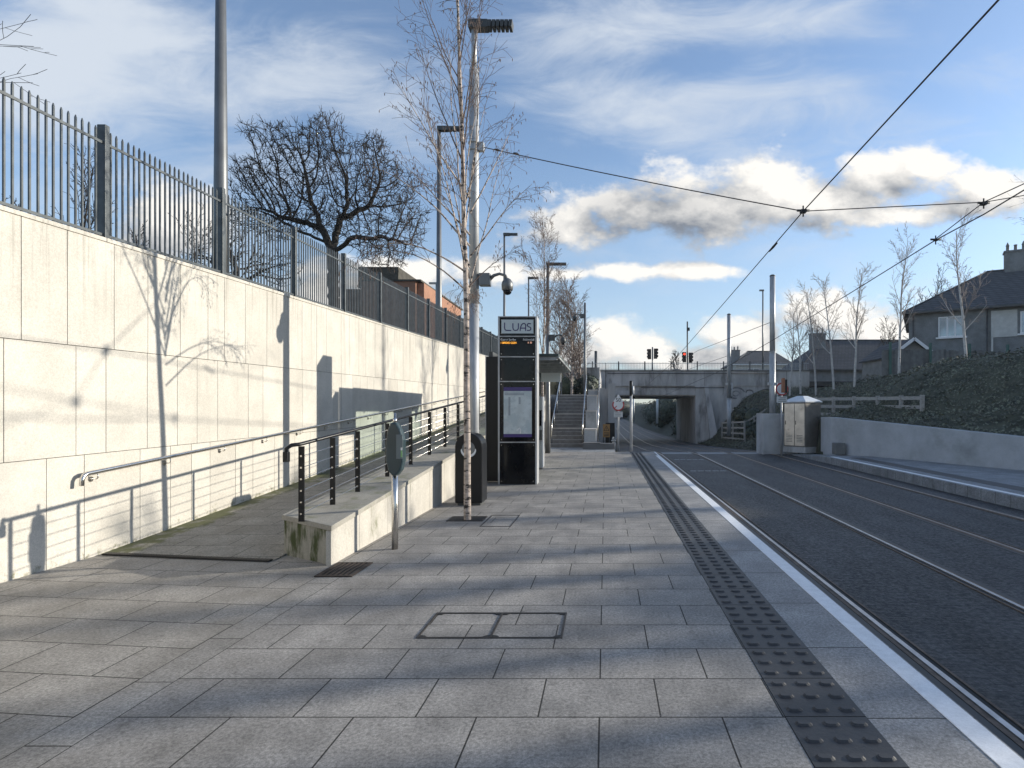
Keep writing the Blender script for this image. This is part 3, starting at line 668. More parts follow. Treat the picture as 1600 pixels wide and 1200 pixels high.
for i, (y0, y1, z1) in enumerate(((22.6, 24.2, .75), (24.2, 25.8, 1.5), (25.8, 27.6, 2.2), (27.6, 30, 2.5))):
    q = MB(); q.box(-.84, -.38, y0 + .003, y1, -.1, z1 - .06); q.build('wall_block', M_rwall, sw)
    q = MB(); q.box(-.85, -.37, y0, y1, z1 - .058, z1); q.build('coping', M_nose, sw)
q = MB(); q.tube([(-.30, 22.5, .2), (-.30, 22.5, 1.15), (-.30, 23.0, 1.35), (-.30, 28, 3.1)], .03, 8)
for k in range(4): q.tube([(-.30, 23.7 + 1.2 * k, .1), (-.30, 23.7 + 1.2 * k, 1.58 + .42 * k)], .02, 6)
q.build('handrail', M_ss, sw)
q = MB(); q.box(-.86, .36, 21.9, 22.4, -.1, .22); q.box(-.86, -.2, 21.895, 22.41, .22, .25)
q.build('plinth', M_conc2, bevel=.01, label='low dark concrete plinth at the foot of the staircase', cat='plinth')
tw = thing('track_side_wall', (0, 30, 0), 'dark concrete retaining wall with a pilaster between staircase and tracks', 'wall')
q = MB(); q.box(-.36, .42, 27, 52, -2.2, 2.55); q.box(-5.2, -.36, 36, 52, 0, 4.2); q.build('wall_body', M_conc, tw)
q = MB(); q.box(.12, .47, 26.7, 27.0, -1, 2.75); q.build('pilaster', M_conc, tw)
q = MB(); q.box(.0, .03, 26.6, 26.66, 2.5, 3.7); q.build('stub_post', M_dark, tw)

# ------------------------------------------------------------------ birch and other bare trees
def rv(r, s=1): return Vector((r.uniform(-1, 1), r.uniform(-1, 1), r.uniform(-1, 1))) * s
def grow(mbs, r, p, d, L, rad, lvl, P, bases):
    """recursive branch; mbs=(thick,thin) builders"""
    n = max(3, int(L / P['seg'][min(lvl, len(P['seg']) - 1)])); pts = [p.copy()]; rr = [rad]; d = d.normalized(); k = L / n
    for i in range(n):
        f = (i + 1) / n
        d = (d + rv(r, P['wig'][min(lvl, len(P['wig']) - 1)]) + Vector((0, 0, P['up'][min(lvl, len(P['up']) - 1)]))).normalized()
        if lvl >= P['droop_from']: d = (d + Vector((0, 0, -P['droop'] * f))).normalized()
        p = p + d * k; pts.append(p.copy()); rr.append(max(rad * (1 - f * .82), P['rmin']))
    tgt = mbs[0] if lvl == 0 else mbs[1]
    tgt.tube(pts, rr, 9 if lvl == 0 else (6 if rad > .02 else (4 if rad > .007 else 3)), 1 if rad < P['twr'] else 0, cap=False)
    if lvl < P['lv']:
        c = P['n'][lvl]; s0 = P['start'][lvl]
        for j in range(c):
            f = s0 + (1 - s0) * (j + r.random()) / c * .98; i = min(int(f * n), n - 1); g = f * n - i
            q = pts[i].lerp(pts[i + 1], g); dd = (pts[i + 1] - pts[i]).normalized()
            side = rv(r); side = (side - dd * side.dot(dd)).normalized()
            ang = R(r.uniform(*P['ang'][lvl])); nd = dd * math.cos(ang) + side * math.sin(ang)
            ll = L * r.uniform(*P['len'][lvl]) * (1 - f * P['tap'][lvl]); grow(mbs, r, q, nd, ll, max(rr[i] * P['rf'][lvl], P['rmin']), lvl + 1, P, bases)
    elif P.get('catkin') and r.random() < P['catkin']:
        e = pts[-1]; mbs[1].tube([e, e + Vector((0, 0, -.015)), e + Vector((0, 0, -.04))], [.002, .006, .002], 4, 1, cap=False)
def make_tree(name, base, H, lean, seed, P, mats, label, cat, group=None, rad=.05):
    r = random.Random(seed); a, c = MB(), MB()
    t = thing(name, base, label, cat, group)
    grow((a, c), r, Vector(base), Vector((lean[0], lean[1], 1)), H, rad, 0, P, None)
    a.build('trunk', mats, t); c.build('crown', mats, t); return t
BP = dict(seg=[.28, .14, .10, .07], wig=[.018, .09, .14, .2], up=[.02, .06, .02, 0], droop_from=2, droop=.10, rmin=.0022, twr=.012, lv=3,
          n=[20, 8, 5], start=[.42, .15, .1], ang=[(14, 36), (16, 45), (20, 60)], len=[(.24, .42), (.25, .5), (.25, .6)], tap=[.55, .45, .4], rf=[.40, .5, .55], catkin=.3)
make_tree('birch_tree', (-1.89, 7.82, 0), 8.3, (.008, .0), 21, BP, [M_bark, M_twig], 'slender foreground birch with peeling pale trunk and bare drooping twigs by the bin', 'tree', 'bare birches', .050)
# low drooping boughs on the foreground birch are its own limbs: added as another crown piece
bt = [o for o in col.objects if o.name == 'birch_tree'][0]
q = MB(); r = random.Random(8)
DP = dict(BP); DP.update(lv=3, n=[0, 11, 5], start=[0, .25, .1], droop_from=1, droop=.19, up=[0, .0, 0, 0], ang=[(0, 0), (15, 50), (20, 60)], catkin=.7)
for z, dx, dy, dz, L, rad, dr in ((2.75, -.25, 1, .95, 1.55, .011, .16), (3.0, -.3, 1, .75, 1.35, .011, .26), (3.1, -.1, -.6, 1.5, 2.3, .013, .0), (3.15, .1, .55, 2.2, 2.2, .013, .0), (3.45, -.5, .35, 1.7, 2.0, .012, .0),
        (3.1, -1, -.2, .95, 1.5, .013, .22), (3.35, -1, .1, .8, 1.8, .014, .20), (3.75, -1, .0, 1.0, 1.7, .015, .05), (3.6, .8, -.2, 1.1, 1.3, .012, .05), (4.2, .7, .2, 1.3, 1.5, .013, .02), (3.9, -.9, .3, 1.3, 1.6, .014, .03), (4.4, -1, -.3, 1.4, 1.7, .014, .03), (3.2, .6, .1, .7, .9, .009, .15), (3.3, -.2, -.6, 2.0, 1.9, .014, 0)):
    D2 = dict(DP); D2.update(droop=dr, n=[0, 9 if dr > .1 else 8, 5], start=[0, .38, .1], wig=[0, .06, .14, .2]); grow((q, q), r, Vector((-1.89 + .008 * z, 7.82, z)), Vector((dx, dy, dz)), L, rad, 1, D2, None)
q.build('bough', [M_bark, M_twig], bt)

SP = dict(BP); SP.update(n=[30, 9, 4], rmin=.004, twr=.018)
make_tree('birch_tree', (-2.02, 18.2, 0), 7.2, (.0, 0), 5, SP, [M_bark, M_twig], 'bare birch just beyond the black ticket kiosk and shelter', 'tree', 'bare birches', .05)
RP = dict(seg=[.5, .25, .2, .15], wig=[.05, .08, .12, .2], up=[.02, .07, .03, 0], droop_from=9, droop=0, rmin=.0055, twr=.022, lv=3,
          n=[19, 7, 4], start=[.30, .15, .1], ang=[(20, 50), (20, 50), (20, 55)], len=[(.22, .42), (.25, .5), (.25, .5)], tap=[.5, .4, .3], rf=[.45, .5, .6])
for i, (px, by, ty, Y, lab) in enumerate(((1510, 583, 352, 22, 'pale birch in front of the pebbledash house, rightmost on the bank'), (1405, 585, 372, 26, 'tall thin birch left of the white gabled shed on the bank'), (1335, 600, 425, 29, 'slim birch on the bank above the middle of the timber fence'),
        (1303, 604, 432, 31, 'white trunked birch on the bank above the left end of the timber fence'), (1275, 617, 455, 34, 'forked birch below the chimney of the long dark roof'), (1251, 612, 470, 36, 'thin birch just right of the one with the double stem'), (1234, 615, 478, 38, 'leftmost birch of the bank, next to the tall grey mast'))):
    p = W(px, by, Y); H = W(px, ty, Y).z - p.z; p.z -= .15
    make_tree('birch_tree', p, H, (random.Random(i).uniform(-.02, .02), 0), 40 + i, RP, [M_pbark, M_ptwig], lab, 'tree', 'bare birches', .065)
CP = dict(RP); CP.update(n=[46, 11, 5], rmin=.006, start=[.12, .1, .1], ang=[(20, 45), (20, 50), (20, 55)])
for i, (px, Y, H, lab) in enumerate(((893, 33, 6.6, 'twiggy birch clump behind the platform shelter, left one of the pair'), (906, 35, 6.2, 'twiggy birch clump beside the camera mast at the head of the stairs'), (876, 39, 5.6, 'distant reddish twiggy tree behind the shelter roof'))):
    make_tree('birch_tree', ((px - VX) / F * Y, Y, 2.2 if Y < 36 else 3.6), H, (0, 0), 70 + i, CP, [M_bark, M_twig], lab, 'tree', 'bare birches', .08)

# space-colonisation tree for the big crown
def colonise(seed, base, blobs, N, trunk, step=.28, di=2.2, dk=.42):
    rg = np.random.default_rng(seed); pts = []
    base = np.array(base, float)
    while len(pts) < N:
        b = blobs[rg.integers(len(blobs))]; v = rg.normal(size=3); v /= np.linalg.norm(v); v *= rg.random() ** .42
        pts.append(np.array(b[:3]) + v * np.array(b[3:6]))
    A = np.array(pts); nodes = []; par = []
    for tr in trunk:
        prev = -1; tr = [np.array(q, float) for q in tr]
        if nodes: prev = int(np.argmin(np.linalg.norm(np.array(nodes) - tr[0], axis=1)))
        else: nodes.append(tr[0]); par.append(-1); prev = 0
        for a, c in zip(tr[:-1], tr[1:]):
            L = np.linalg.norm(c - a); k = max(1, int(L / step))
            for i in range(1, k + 1): nodes.append(a + (c - a) * i / k + rg.normal(size=3) * .03); par.append(prev); prev = len(nodes) - 1
    nd = np.array(nodes); D = np.linalg.norm(A[:, None] - nd[None], axis=2); near = D.argmin(1); dist = D.min(1)
    for it in range(120):
        act = dist < di if it > 0 else dist < di * 3
        if not act.any(): break
        acc = {}
        for ai in np.nonzero(act)[0]:
            v = A[ai] - nodes[near[ai]]; v = v / (np.linalg.norm(v) + 1e-9); acc.setdefault(int(near[ai]), []).append(v)
        new = []
        for k, vs in acc.items():
            v = np.sum(vs, axis=0) + rg.normal(size=3) * .35; L = np.linalg.norm(v)
            if L < .05: continue
            q = nodes[k] + v / L * step; new.append(q); nodes.append(q); par.append(k)
        if not new: break
        o = len(nodes) - len(new); nw = np.array(new); D = np.linalg.norm(A[:, None] - nw[None], axis=2); m = D.min(1); am = D.argmin(1)
        u = m < dist; dist = np.where(u, m, dist); near = np.where(u, am + o, near); keep = dist > dk; A = A[keep]; near = near[keep]; dist = dist[keep]
        if len(A) == 0 or len(nodes) > 16000: break
    return nodes, par
def colony_tree(name, seed, base, blobs, N, trunk, label, cat, R0=.32, mats=None, tw=5, rmin=.012, twl=.5, **kw):
    nodes, par = colonise(seed, base, blobs, N, trunk, **kw); n = len(nodes); kids = [[] for _ in range(n)]
    for i, p in enumerate(par):
        if p >= 0: kids[p].append(i)
    cnt = [0.] * n
    for i in range(n - 1, -1, -1):
        cnt[i] = 1 if not kids[i] else sum(cnt[k] for k in kids[i])
    mx = max(cnt); rad = [max(rmin, R0 * (c / mx) ** .47) for c in cnt]
    a, c = MB(), MB(); r = random.Random(seed)
    stack = [0]; 
    roots = [i for i in range(n) if par[i] < 0]
    chains = [(None, k) for k in roots]
    while chains:
        pr, i = chains.pop(); pts = []; rr = []
        if pr is not None: pts.append(nodes[pr]); rr.append(rad[i])
        while True:
            pts.append(nodes[i]); rr.append(rad[i]); ks = kids[i]
            if not ks: break
            ks = sorted(ks, key=lambda k: -cnt[k])
            for k in ks[1:]: chains.append((i, k))
            i = ks[0]
        if len(pts) > 1: (a if rr[min(1, len(rr) - 1)] > R0 * .45 else c).tube(pts, rr, 8 if rr[0] > .08 else (5 if rr[0] > .03 else 3), 0, cap=False)
    for i in range(n):
        if rad[i] < rmin * 2.6:
            d0 = Vector(nodes[i]) - Vector(nodes[par[i]]) if par[i] >= 0 else Vector((0, 0, 1))
            for k in range(tw if not kids[i] else max(1, tw // 3)):
                d = (d0.normalized() + rv(r, .9) + Vector((0, 0, .25))).normalized(); p = Vector(nodes[i]); L = twl * r.uniform(.5, 1.2); pts = [p]
                for s in range(3): d = (d + rv(r, .35) + Vector((0, 0, .12))).normalized(); p = p + d * L / 3; pts.append(p)
                c.tube(pts, [rmin * .75, rmin * .65, rmin * .6, rmin * .5], 3, 0, cap=False)
    t = thing(name, base, label, cat)
    if not a.v: a.tube([base, (base[0], base[1], base[2] + 1)], R0, 8)
    a.build('trunk', mats or M_dbark, t); c.build('crown', mats or M_dbark, t); return t
def B(px, py, Y, rx, ry, rz):   # blob from pixel centre and pixel radii
    p = W(px, py, Y); return (p.x, Y, p.z, rx / F * Y, ry, rz / F * Y)
YT = 28
tb = W(524, 470, YT); 
bl = [B(440, 300, YT, 62, 1.6, 60), B(400, 300, YT, 35, 1.3, 40), B(480, 240, YT, 50, 1.5, 50), B(430, 225, YT, 36, 1.0, 34), B(512, 215, YT - .3, 28, 1.0, 38), B(560, 270, YT, 65, 1.8, 52), B(600, 300, YT, 52, 1.6, 52), B(640, 350, YT, 28, 1.2, 38),
      B(600, 390, YT, 45, 1.3, 28), B(390, 270, YT + .5, 22, .9, 24), B(380, 340, YT, 22, 1.1, 26), B(500, 320, YT, 70, 1.8, 48), B(560, 345, YT, 70, 1.6, 40), B(430, 345, YT, 55, 1.3, 30), B(388, 200, YT, 10, .5, 12), B(585, 235, YT, 22, .9, 24)]
T = lambda px, py, dy=0: tuple(W(px, py, YT + dy))
colony_tree('broad_tree', 4, (tb.x, YT, 3.8), bl, 9500, [[(tb.x, YT, 3.8), T(520, 395)], [T(520, 395), T(500, 350, -.3), T(485, 310, -.5)], [T(521, 390), T(528, 350, .4), T(545, 320, .5)],
      [T(520, 395), T(550, 372, -.5), T(600, 372, -.6), T(640, 382, -.4)], [T(505, 360, 0), T(470, 345, .4), T(435, 338, .6)], [T(512, 380), T(470, 362, -.6), T(430, 340, -.7)], [T(540, 340), T(580, 320, .4)]],
      'large dark spreading bare tree standing behind the picket fence', 'tree', R0=.27, tw=5, rmin=.0155, twl=.40, step=.2, di=1.3, dk=.27)
Y2 = 36
bl = [B(330, 395, Y2, 35, 1.8, 40), B(390, 400, Y2, 45, 2, 38), B(350, 370, Y2, 25, 1.5, 25), B(430, 420, Y2, 40, 2, 30)]
t2 = W(372, 470, Y2)
colony_tree('bare_tree', 9, (t2.x, Y2, 4), bl, 700, [[(t2.x, Y2, 4), tuple(W(370, 430, Y2))]], 'smaller dark bare tree seen through the fence left of the big tree', 'tree', R0=.2, tw=4, rmin=.014, twl=.6, step=.4)
# saplings and shrubs behind the fence
HP = dict(RP); HP.update(n=[16, 6, 3], start=[.1, .1, .1], ang=[(15, 40), (20, 45), (20, 50)], rmin=.004, twr=.9, len=[(.35, .6), (.3, .5), (.3, .5)], wig=[.08, .1, .15, .2], lv=3)
for i, (px, Y, ztop, lab) in enumerate(((25, 7.5, 4.1, 'bare shrub behind the fence at the left edge of the photo'), (70, 9, 4.25, 'bare shrub behind the fence left of the wide fence post'), (128, 9.5, 5.6, 'tall upright sapling behind the wide fence post'), (215, 10.5, 4.7, 'thin bare sapling behind the fence between the wide post and the mast'),
        (310, 13, 5.6, 'bare shrub behind the fence left of the tall mast'), (100, 12, 4.6, 'bare shrub further back behind the wide fence post'), (20, 11, 4.6, 'further bare shrub behind the fence at far left'))):
    x = (px - VX) / F * Y; z0 = zwalltop(Y) - .12
    make_tree('bare_shrub', (x, Y, z0), ztop - z0, (0, 0), 90 + i, HP, [M_dbark, M_dbark], lab, 'shrub', 'bare shrubs behind the fence', .028)
# bare limb tips reaching in at the top left corner
lp = dict(HP, rmin=.003); lp.update(lv=2, up=[0, 0, 0], wig=[.05, .1, .1], n=[4, 2, 0], start=[.55, .2, 0])
q = MB(); r = random.Random(2); tl = thing('bare_tree', (-9.6, 7, 3.2), 'bare tree off to the left whose twig tips enter the top left of the sky', 'tree')
q.tube([(-9.6, 7, 3.2), (-9.5, 7, 5.5), (-9.3, 7, 8.5)], [.14, .10, .04], 8); q.build('trunk', M_dbark, tl)
q = MB()
for z, zz in ((6.05, .03), (5.45, .10)): grow((q, q), r, Vector((-9.45, 7, z)), Vector((1, 0, zz)), 2.3, .008, 0, lp, None)
q.build('crown', [M_dbark, M_dbark], tl)
rp = random.Random(77); rt = thing('bare_tree', (16.6, 20, 3), 'bare tree off to the right whose twigs enter beside the house chimney', 'tree')
q = MB(); q.tube([(16.6, 20, 3), (16.5, 20, 6), (16.6, 20, 10)], [.16, .12, .04], 8); q.build('trunk', M_dbark, rt)
q = MB()
for z in (7.2, 7.7, 8.3, 9): grow((q, q), rp, Vector((16.5, 20, z)), Vector((-1, 0, .35)), 2.0, .02, 0, lp, None); grow((q, q), rp, Vector((16.5, 20, z)), Vector((1, 0, .45)), 2.2, .02, 0, lp, None)
q.build('crown', [M_dbark, M_dbark], rt)

# ------------------------------------------------------------------ lamp columns
def ribs_head(parent, x, y, z, s=1.0, flip=1):
    q = MB(); q.box(x - .05 * s, x + .30 * s, y - .09 * s, y + .09 * s, z - .075 * s, z + .075 * s); q.build('lamp_head', M_dpole, parent, bevel=.012)
    q = MB()
    for k in range(6):
        a = x + (.30 + .075 * k) * s; q.hexa([(a, y - .09 * s, z - .06 * s), (a + .05 * s, y - .09 * s, z - .06 * s), (a + .05 * s, y + .09 * s, z - .06 * s), (a, y + .09 * s, z - .06 * s)], [(a, y - .09 * s, z + .06 * s), (a + .066 * s, y - .09 * s, z + .06 * s), (a + .066 * s, y + .09 * s, z + .06 * s), (a, y + .09 * s, z + .06 * s)])
    q.box(x + .28 * s, x + .73 * s, y - .05 * s, y + .05 * s, z + .03 * s, z + .055 * s); q.build('cooling_fins', M_dpole, parent)
p1 = thing('lamp_column', (-2.36, 10.25, 0), 'tall galvanised column with ribbed lamp head and span wire behind the foreground birch', 'lamp column', 'street lamps')
q = MB(); q.tube([(-2.36, 10.25, 0), (-2.36, 10.25, 3.4)], .091, 18); q.tube([(-2.36, 10.25, 3.4), (-2.36, 10.25, 7.6)], [.089, .087], 18); q.tube([(-2.36, 10.25, 7.6), (-2.36, 10.25, 7.64)], [.087, .055], 18); q.tube([(-2.36, 10.25, 7.6), (-2.36, 10.25, 8.36)], .048, 14); q.build('column', M_galv, p1)
ribs_head(p1, -2.40, 10.25, 8.40)
q = MB()
for z in (6.15, 6.28): q.tube([(-2.36, 10.25, z), (-2.36, 10.25, z + .03)], .104, 16)
q.box(-2.27, -2.18, 10.2, 10.3, 6.15, 6.30); q.build('wire_clamp', M_galv, p1)
def dome_camera(x, y, z, parent_pole, s, label, m=M_lampgrey):
    t = thing('dome_camera', (x, y, z), label, 'camera', 'dome cameras')
    q = MB(); q.box(x, x + .20 * s, y - .08 * s, y + .08 * s, z - .12 * s, z + .10 * s); q.build('bracket_box', m, t, bevel=.01)
    q = MB(); q.tube([(x + .18 * s, y, z), (x + .26 * s, y, z + .07 * s), (x + .36 * s, y, z + .10 * s), (x + .46 * s, y, z + .07 * s), (x + .50 * s, y, z)], [.035 * s, .03 * s, .026 * s, .026 * s, .03 * s], 10); q.build('arm', m, t)
    q = MB(); q.lathe((x + .50 * s, y, z - .20 * s), [(.085 * s, 0), (.10 * s, .01 * s), (.105 * s, .10 * s), (.095 * s, .15 * s), (.06 * s, .20 * s), (.03 * s, .22 * s)], 18); q.build('housing', m, t)
    q = MB(); q.lathe((x + .50 * s, y, z - .28 * s), [(.01 * s, 0), (.045 * s, .01 * s), (.07 * s, .035 * s), (.082 * s, .08 * s)], 18); q.build('dome', M_blackg, t)
    return t
dome_camera(-2.262, 10.25, 3.85, p1, 1.0, 'grey dome camera on a curved arm fixed to the near column')
def street_lamp(px, Y, ztop, zb, label, r0=.10, r1=.05, arm=1, x=None):
    x = (px - VX) / F * Y if x is None else x
    t = thing('street_lamp', (x, Y, zb), label, 'street lamp', 'street lamps')
    q = MB(); q.tube([(x, Y, zb), (x, Y, zb + 1.2), (x, Y, ztop)], [r0, r0 * .92, r1], 14); q.build('column', M_lampgrey if r0 < .13 else M_galv, t)
    if arm:
        ribs_head(t, x, Y, ztop + .03, arm)
    return t
street_lamp(345, 8.35, 11, zwalltop(8) - .1, 'tall tapering lamp mast behind the picket fence, running out of the top of the photo', .10, .04)
street_lamp(686, 19.2, 10.93, zwalltop(19) - .1, 'lamp mast behind the fence to the left of the foreground birch', .105, .06)
street_lamp(788, 31.6, 11.2, 4, 'distant thin lamp mast rising directly behind the black kiosk', .08, .05, 1.0)
street_lamp(826, 41.6, 11.1, 4.2, 'smallest and farthest of the lamp masts, seen between kiosk and shelter mast', .08, .05, 1.0)
x8 = (856 - VX) / F * 20; l8 = street_lamp(856, 20, 6.6, 0, 'slim mast with flat lamp and camera at the far end of the shelter', .095, .05, 0)
q = MB(); q.box(x8 - .05, x8 + .65, 19.92, 20.08, 6.58, 6.66); q.build('lamp_head', M_dpole, l8, bevel=.01)
dome_camera(x8 + .06, 20, 4.05, None, .95, 'dark dome camera on the mast beside the shelter', M_dpole)
x9 = (914 - VX) / F * 28.4; l9 = thing('camera_mast', (x9, 28.4, 2.0), 'slim mast at the head of the staircase carrying a camera', 'mast')
q = MB(); q.tube([(x9, 28.4, 2.0), (x9, 28.4, 3.6), (x9, 28.4, 6.85)], [.10, .075, .05], 12); q.build('column', M_lampgrey, l9)
dc = dome_camera(0, 0, 0, None, .95, 'dark dome camera facing left on the mast at the head of the stairs', M_dpole)
dc.location = (x9 - .05, 28.4, 6.2); dc.rotation_euler = (0, 0, math.pi)

# ------------------------------------------------------------------ overhead wires and masts
def wire(pts, r, label, grp='overhead wires'):
    q = MB(); q.tube(pts, r, 6); return q.build('overhead_wire', M_dark, label=label, cat='wire', group=grp)
def span(a, c, sag, n=10): return [Vector(a).lerp(Vector(c), i / n) - Vector((0, 0, sag * 4 * (i / n) * (1 - i / n))) for i in range(n + 1)]
J1 = W(1255, 330, 8.43); J2 = W(1537, 316, 9.0)
c1 = [W(1730, -190, 3.3), W(1560, 0, 4.24), J1, W(1205, 388, 10.06), W(1130, 475, 14.2), W(1045, 572, 26), W(985, 625, 60)]
wire(c1, .0085, 'contact wire over the near track, running from the top right corner down to the bridge')
c2 = [W(1790, 165, 6.2), W(1600, 297, 8.16), W(1537, 335, 9.0), W(1462, 375, 10.3), W(1330, 457, 14), W(1210, 530, 20.2), W(1120, 582, 30), W(1010, 630, 60)]
wire(c2, .010, 'contact wire over the far track, passing in front of the two grey masts')
wire(span((-2.18, 10.25, 6.22), J1, .03), .008, 'span wire from the near column to the contact wire junction')
wire([J1, J2, W(1720, 285, 8.7)], .007, 'span wire between the two contact wire junctions, running off to the right')
wire([W(1462, 375, 10.3) + Vector((0, 0, .02)), J2, W(1720, 232, 8.2)], .008, 'short upper wire joining the far contact wire at right')
wire([W(1203, 504, 25), W(1090, 548, 40), W(1030, 585, 62)], .012, 'thin stay wire from the tallest right mast towards the bridge')
wire([W(1137, 556, 36), W(1090, 572, 45), W(1040, 590, 60)], .011, 'thin stay wire from the second right mast towards the bridge')
for p, rr, lab in ((J1, .04, 'dark wire clamp where the span wire meets the near contact wire'), (W(1537, 318, 9.0), .04, 'dark wire clamp on the far contact wire near the right edge'), (W(1462, 375, 10.3), .03, 'small wire clamp lower on the far contact wire')):
    q = MB(); q.box(p.x - rr, p.x + rr, p.y - rr, p.y + rr, p.z - rr * .6, p.z + rr * .5); q.tube([p + Vector((-.09, 0, .01)), p + Vector((.09, 0, .01))], .018, 8); q.tube([p + Vector((0, 0, .08)), p + Vector((0, 0, -.08))], .012, 6); q.build('wire_clamp', M_dark, label=lab, cat='clamp', group='wire clamps')
for f, k in ((.05, 0), (.12, 1)):
    p = Vector((-2.18, 10.25, 6.22)).lerp(J1, f); q = MB(); q.tube([p + Vector((-.05, 0, .015)), p, p + Vector((.05, 0, -.015))], [.012, .024, .012], 8); q.build('insulator', M_dark, label=('insulator nearest the column on the span wire', 'second insulator along the span wire from the column')[k], cat='insulator', group='span wire insulators')
p = W(1208, 386, 10.0); q = MB(); q.tube([p + Vector((.05, -.08, .05)), p, p + Vector((-.04, .1, -.05))], [.012, .022, .012], 8); q.build('insulator', M_dark, label='insulator on the near contact wire below the junction', cat='insulator')
def ocs(px, Y, ty, zb, label, r=.115, stepz=None):
    x = (px - VX) / F * Y; zt_ = W(px, ty, Y).z; t = thing('catenary_mast', (x, Y, zb), label, 'mast', 'grey catenary masts')
    q = MB(); sz = zb + 2.2 if stepz is None else stepz
    q.tube([(x, Y, zb), (x, Y, sz)], r * 1.12, 14); q.tube([(x, Y, sz), (x, Y, zt_)], r, 14); q.tube([(x, Y, sz), (x, Y, sz + .05)], r * 1.2, 14); q.build('column', M_galv, t)
    q = MB(); q.lathe((x, Y, zt_), [(r * 1.05, 0), (r * 1.05, .04), (r * .5, .08)], 14); q.build('cap', M_dpole, t)
    q = MB(); zc = zb + (3.2 if Y > 30 else 2.0); q.box(x - r * 1.6, x + r * 1.6, Y - .1, Y + .1, zc, zc + .12); q.tube([(x + r * 1.3, Y - .12, zc + .1), (x + r * 1.5, Y - .2, zc - .9)], .03, 6); q.build('cable_clamp', M_galv, t)
    return t
ocs(1207, 25, 432, .6, 'tallest grey catenary mast, standing behind the pale wall block', .12, 4.0)
ocs(1139, 36, 492, -.1, 'shorter grey catenary mast in front of the graffiti wall', .12, 2.2)
q = MB(); x = (1192 - VX) / F * 58; q.tube([(x, 58, 4.2), (x, 58, 13.6)], [.10, .07], 8); q.box(x - .35, x + .1, 57.9, 58.1, 13.6, 13.75); q.build('street_lamp', M_lampgrey, label='thin lamp post on the bridge road left of the tallest mast', cat='street lamp')
q = MB(); x = (931 - VX) / F * 53; q.tube([(x, 53, 4.2), (x, 53, 7.0)], .13, 8); q.build('post', M_dpole, label='short dark post at the left end of the bridge parapet', cat='post')
for k, (px, by, ty, Y) in enumerate(((1027, 655, 622, 80), (990, 650, 620, 95))):
    x = (px - VX) / F * Y; q = MB(); q.tube([(x, Y, W(px, by, Y).z - .6), (x, Y, W(px, ty, Y).z + .4)], .16, 10); q.tube([(x, Y, W(px, ty, Y).z + .4), (x, Y, 6)], .13, 10); q.build('catenary_mast', mat('pale_mast', (.6, .62, .62), .5), label=('pale mast seen through the bridge opening, right one', 'pale mast seen through the bridge opening, farther left one')[k], cat='mast', group='masts beyond the bridge')

# ------------------------------------------------------------------ information kiosk
KY = 11.53; kc = 808.5
def kx(px): return (px - VX) / F * KY
def kz(py): return CH - (py - VY) / F * KY
K_ = thing('information_kiosk', (kx(kc), KY + .15, 0), 'tall black tram stop kiosk with lit name panel, display and route map', 'kiosk')
x0, x1, zt_ = kx(778), kx(839), kz(494)
q = MB(); q.box(x0 + .02, x1 - .02, KY + .006, KY + .34, 0, zt_ - .02); q.build('body', M_black, K_)
q = MB()
for a in (x0, x1 - .035): q.box(a, a + .035, KY - .004, KY + .35, 0, zt_)
q.box(x0 + .035, x1 - .035, KY - .004, KY + .35, zt_ - .02, zt_ + .0)
q.build('frame', M_galv, K_, bevel=.003)
for py in (525.5, 557.5, 596, 691): q = MB(); q.box(x0 + .035, x1 - .035, KY - .002, KY + .006, kz(py) - .010, kz(py) + .010); q.build('divider', M_galv, K_)
for a, c in ((497, 524), (527, 556), (559, 595), (597.5, 690), (692.5, 755)):
    q = MB(); q.box(x0 + .04, x1 - .04, KY - .001, KY + .006, kz(c), kz(a)); pn = q.build('glass_panel', M_blackg, K_)
    for sx_ in (x0 + .07, x1 - .07):
        for zz_ in (kz(a) - .04, kz(c) + .04):
            q = MB(); q.tube([(sx_, KY - .001, zz_), (sx_, KY - .006, zz_)], .009, 10); q.build('screw', M_ss, pn)
q = MB(); q.box(kx(783.5), kx(833.5), KY - .006, KY - .001, kz(521), kz(499.5)); np_ = q.build('name_panel', M_panelw, K_)
q = MB()
def st_(pts, wd=.021): q.ribbon([(kx(a), KY - .0065, kz(b_)) for a, b_ in pts], wd, (0, -1, 0), .002)
st_([(788.5, 504.5), (788.5, 512.5), (789.3, 515.2), (791, 516.3), (798.5, 516.5)])
st_([(801.5, 505.5), (801.5, 512.5), (802.6, 515.4), (805, 516.5), (808.5, 515.8), (810, 513.3), (810, 505.5)])
st_([(812.8, 516.8), (813.4, 511.5), (815.0, 507.6), (817.4, 505.5), (819.6, 505.5), (821.4, 507.5), (821.4, 516.8)]); st_([(813.6, 512.8), (821.3, 512.8)])
st_([(829.2, 506), (826, 505.5), (824.3, 506.6), (824, 508.6), (825.2, 510.3), (828, 511.3), (829.5, 512.8), (829.2, 515.2), (827.3, 516.5), (823.8, 516.3)])
q.build('name_lettering', M_navy, np_)
text_mesh('Ceann Scríbe', .062, (kx(794), KY - .004, kz(530.8)), K_, 'display_heading', M_wpl, width=.31)
text_mesh('Nóiméid', .062, (kx(826), KY - .004, kz(530.8)), K_, 'display_heading', M_wpl, width=.22)
text_mesh('1 BRIDES GLEN', .055, (kx(794.5), KY - .004, kz(535.8)), K_, 'display_line', M_amber, width=.31)
text_mesh('15', .05, (kx(827.5), KY - .004, kz(535.5)), K_, 'display_line', M_led, width=.08)
q = MB(); q.box(kx(787), kx(831), KY - .006, KY - .001, kz(678), kz(611)); mp = q.build('route_map', M_map, K_)
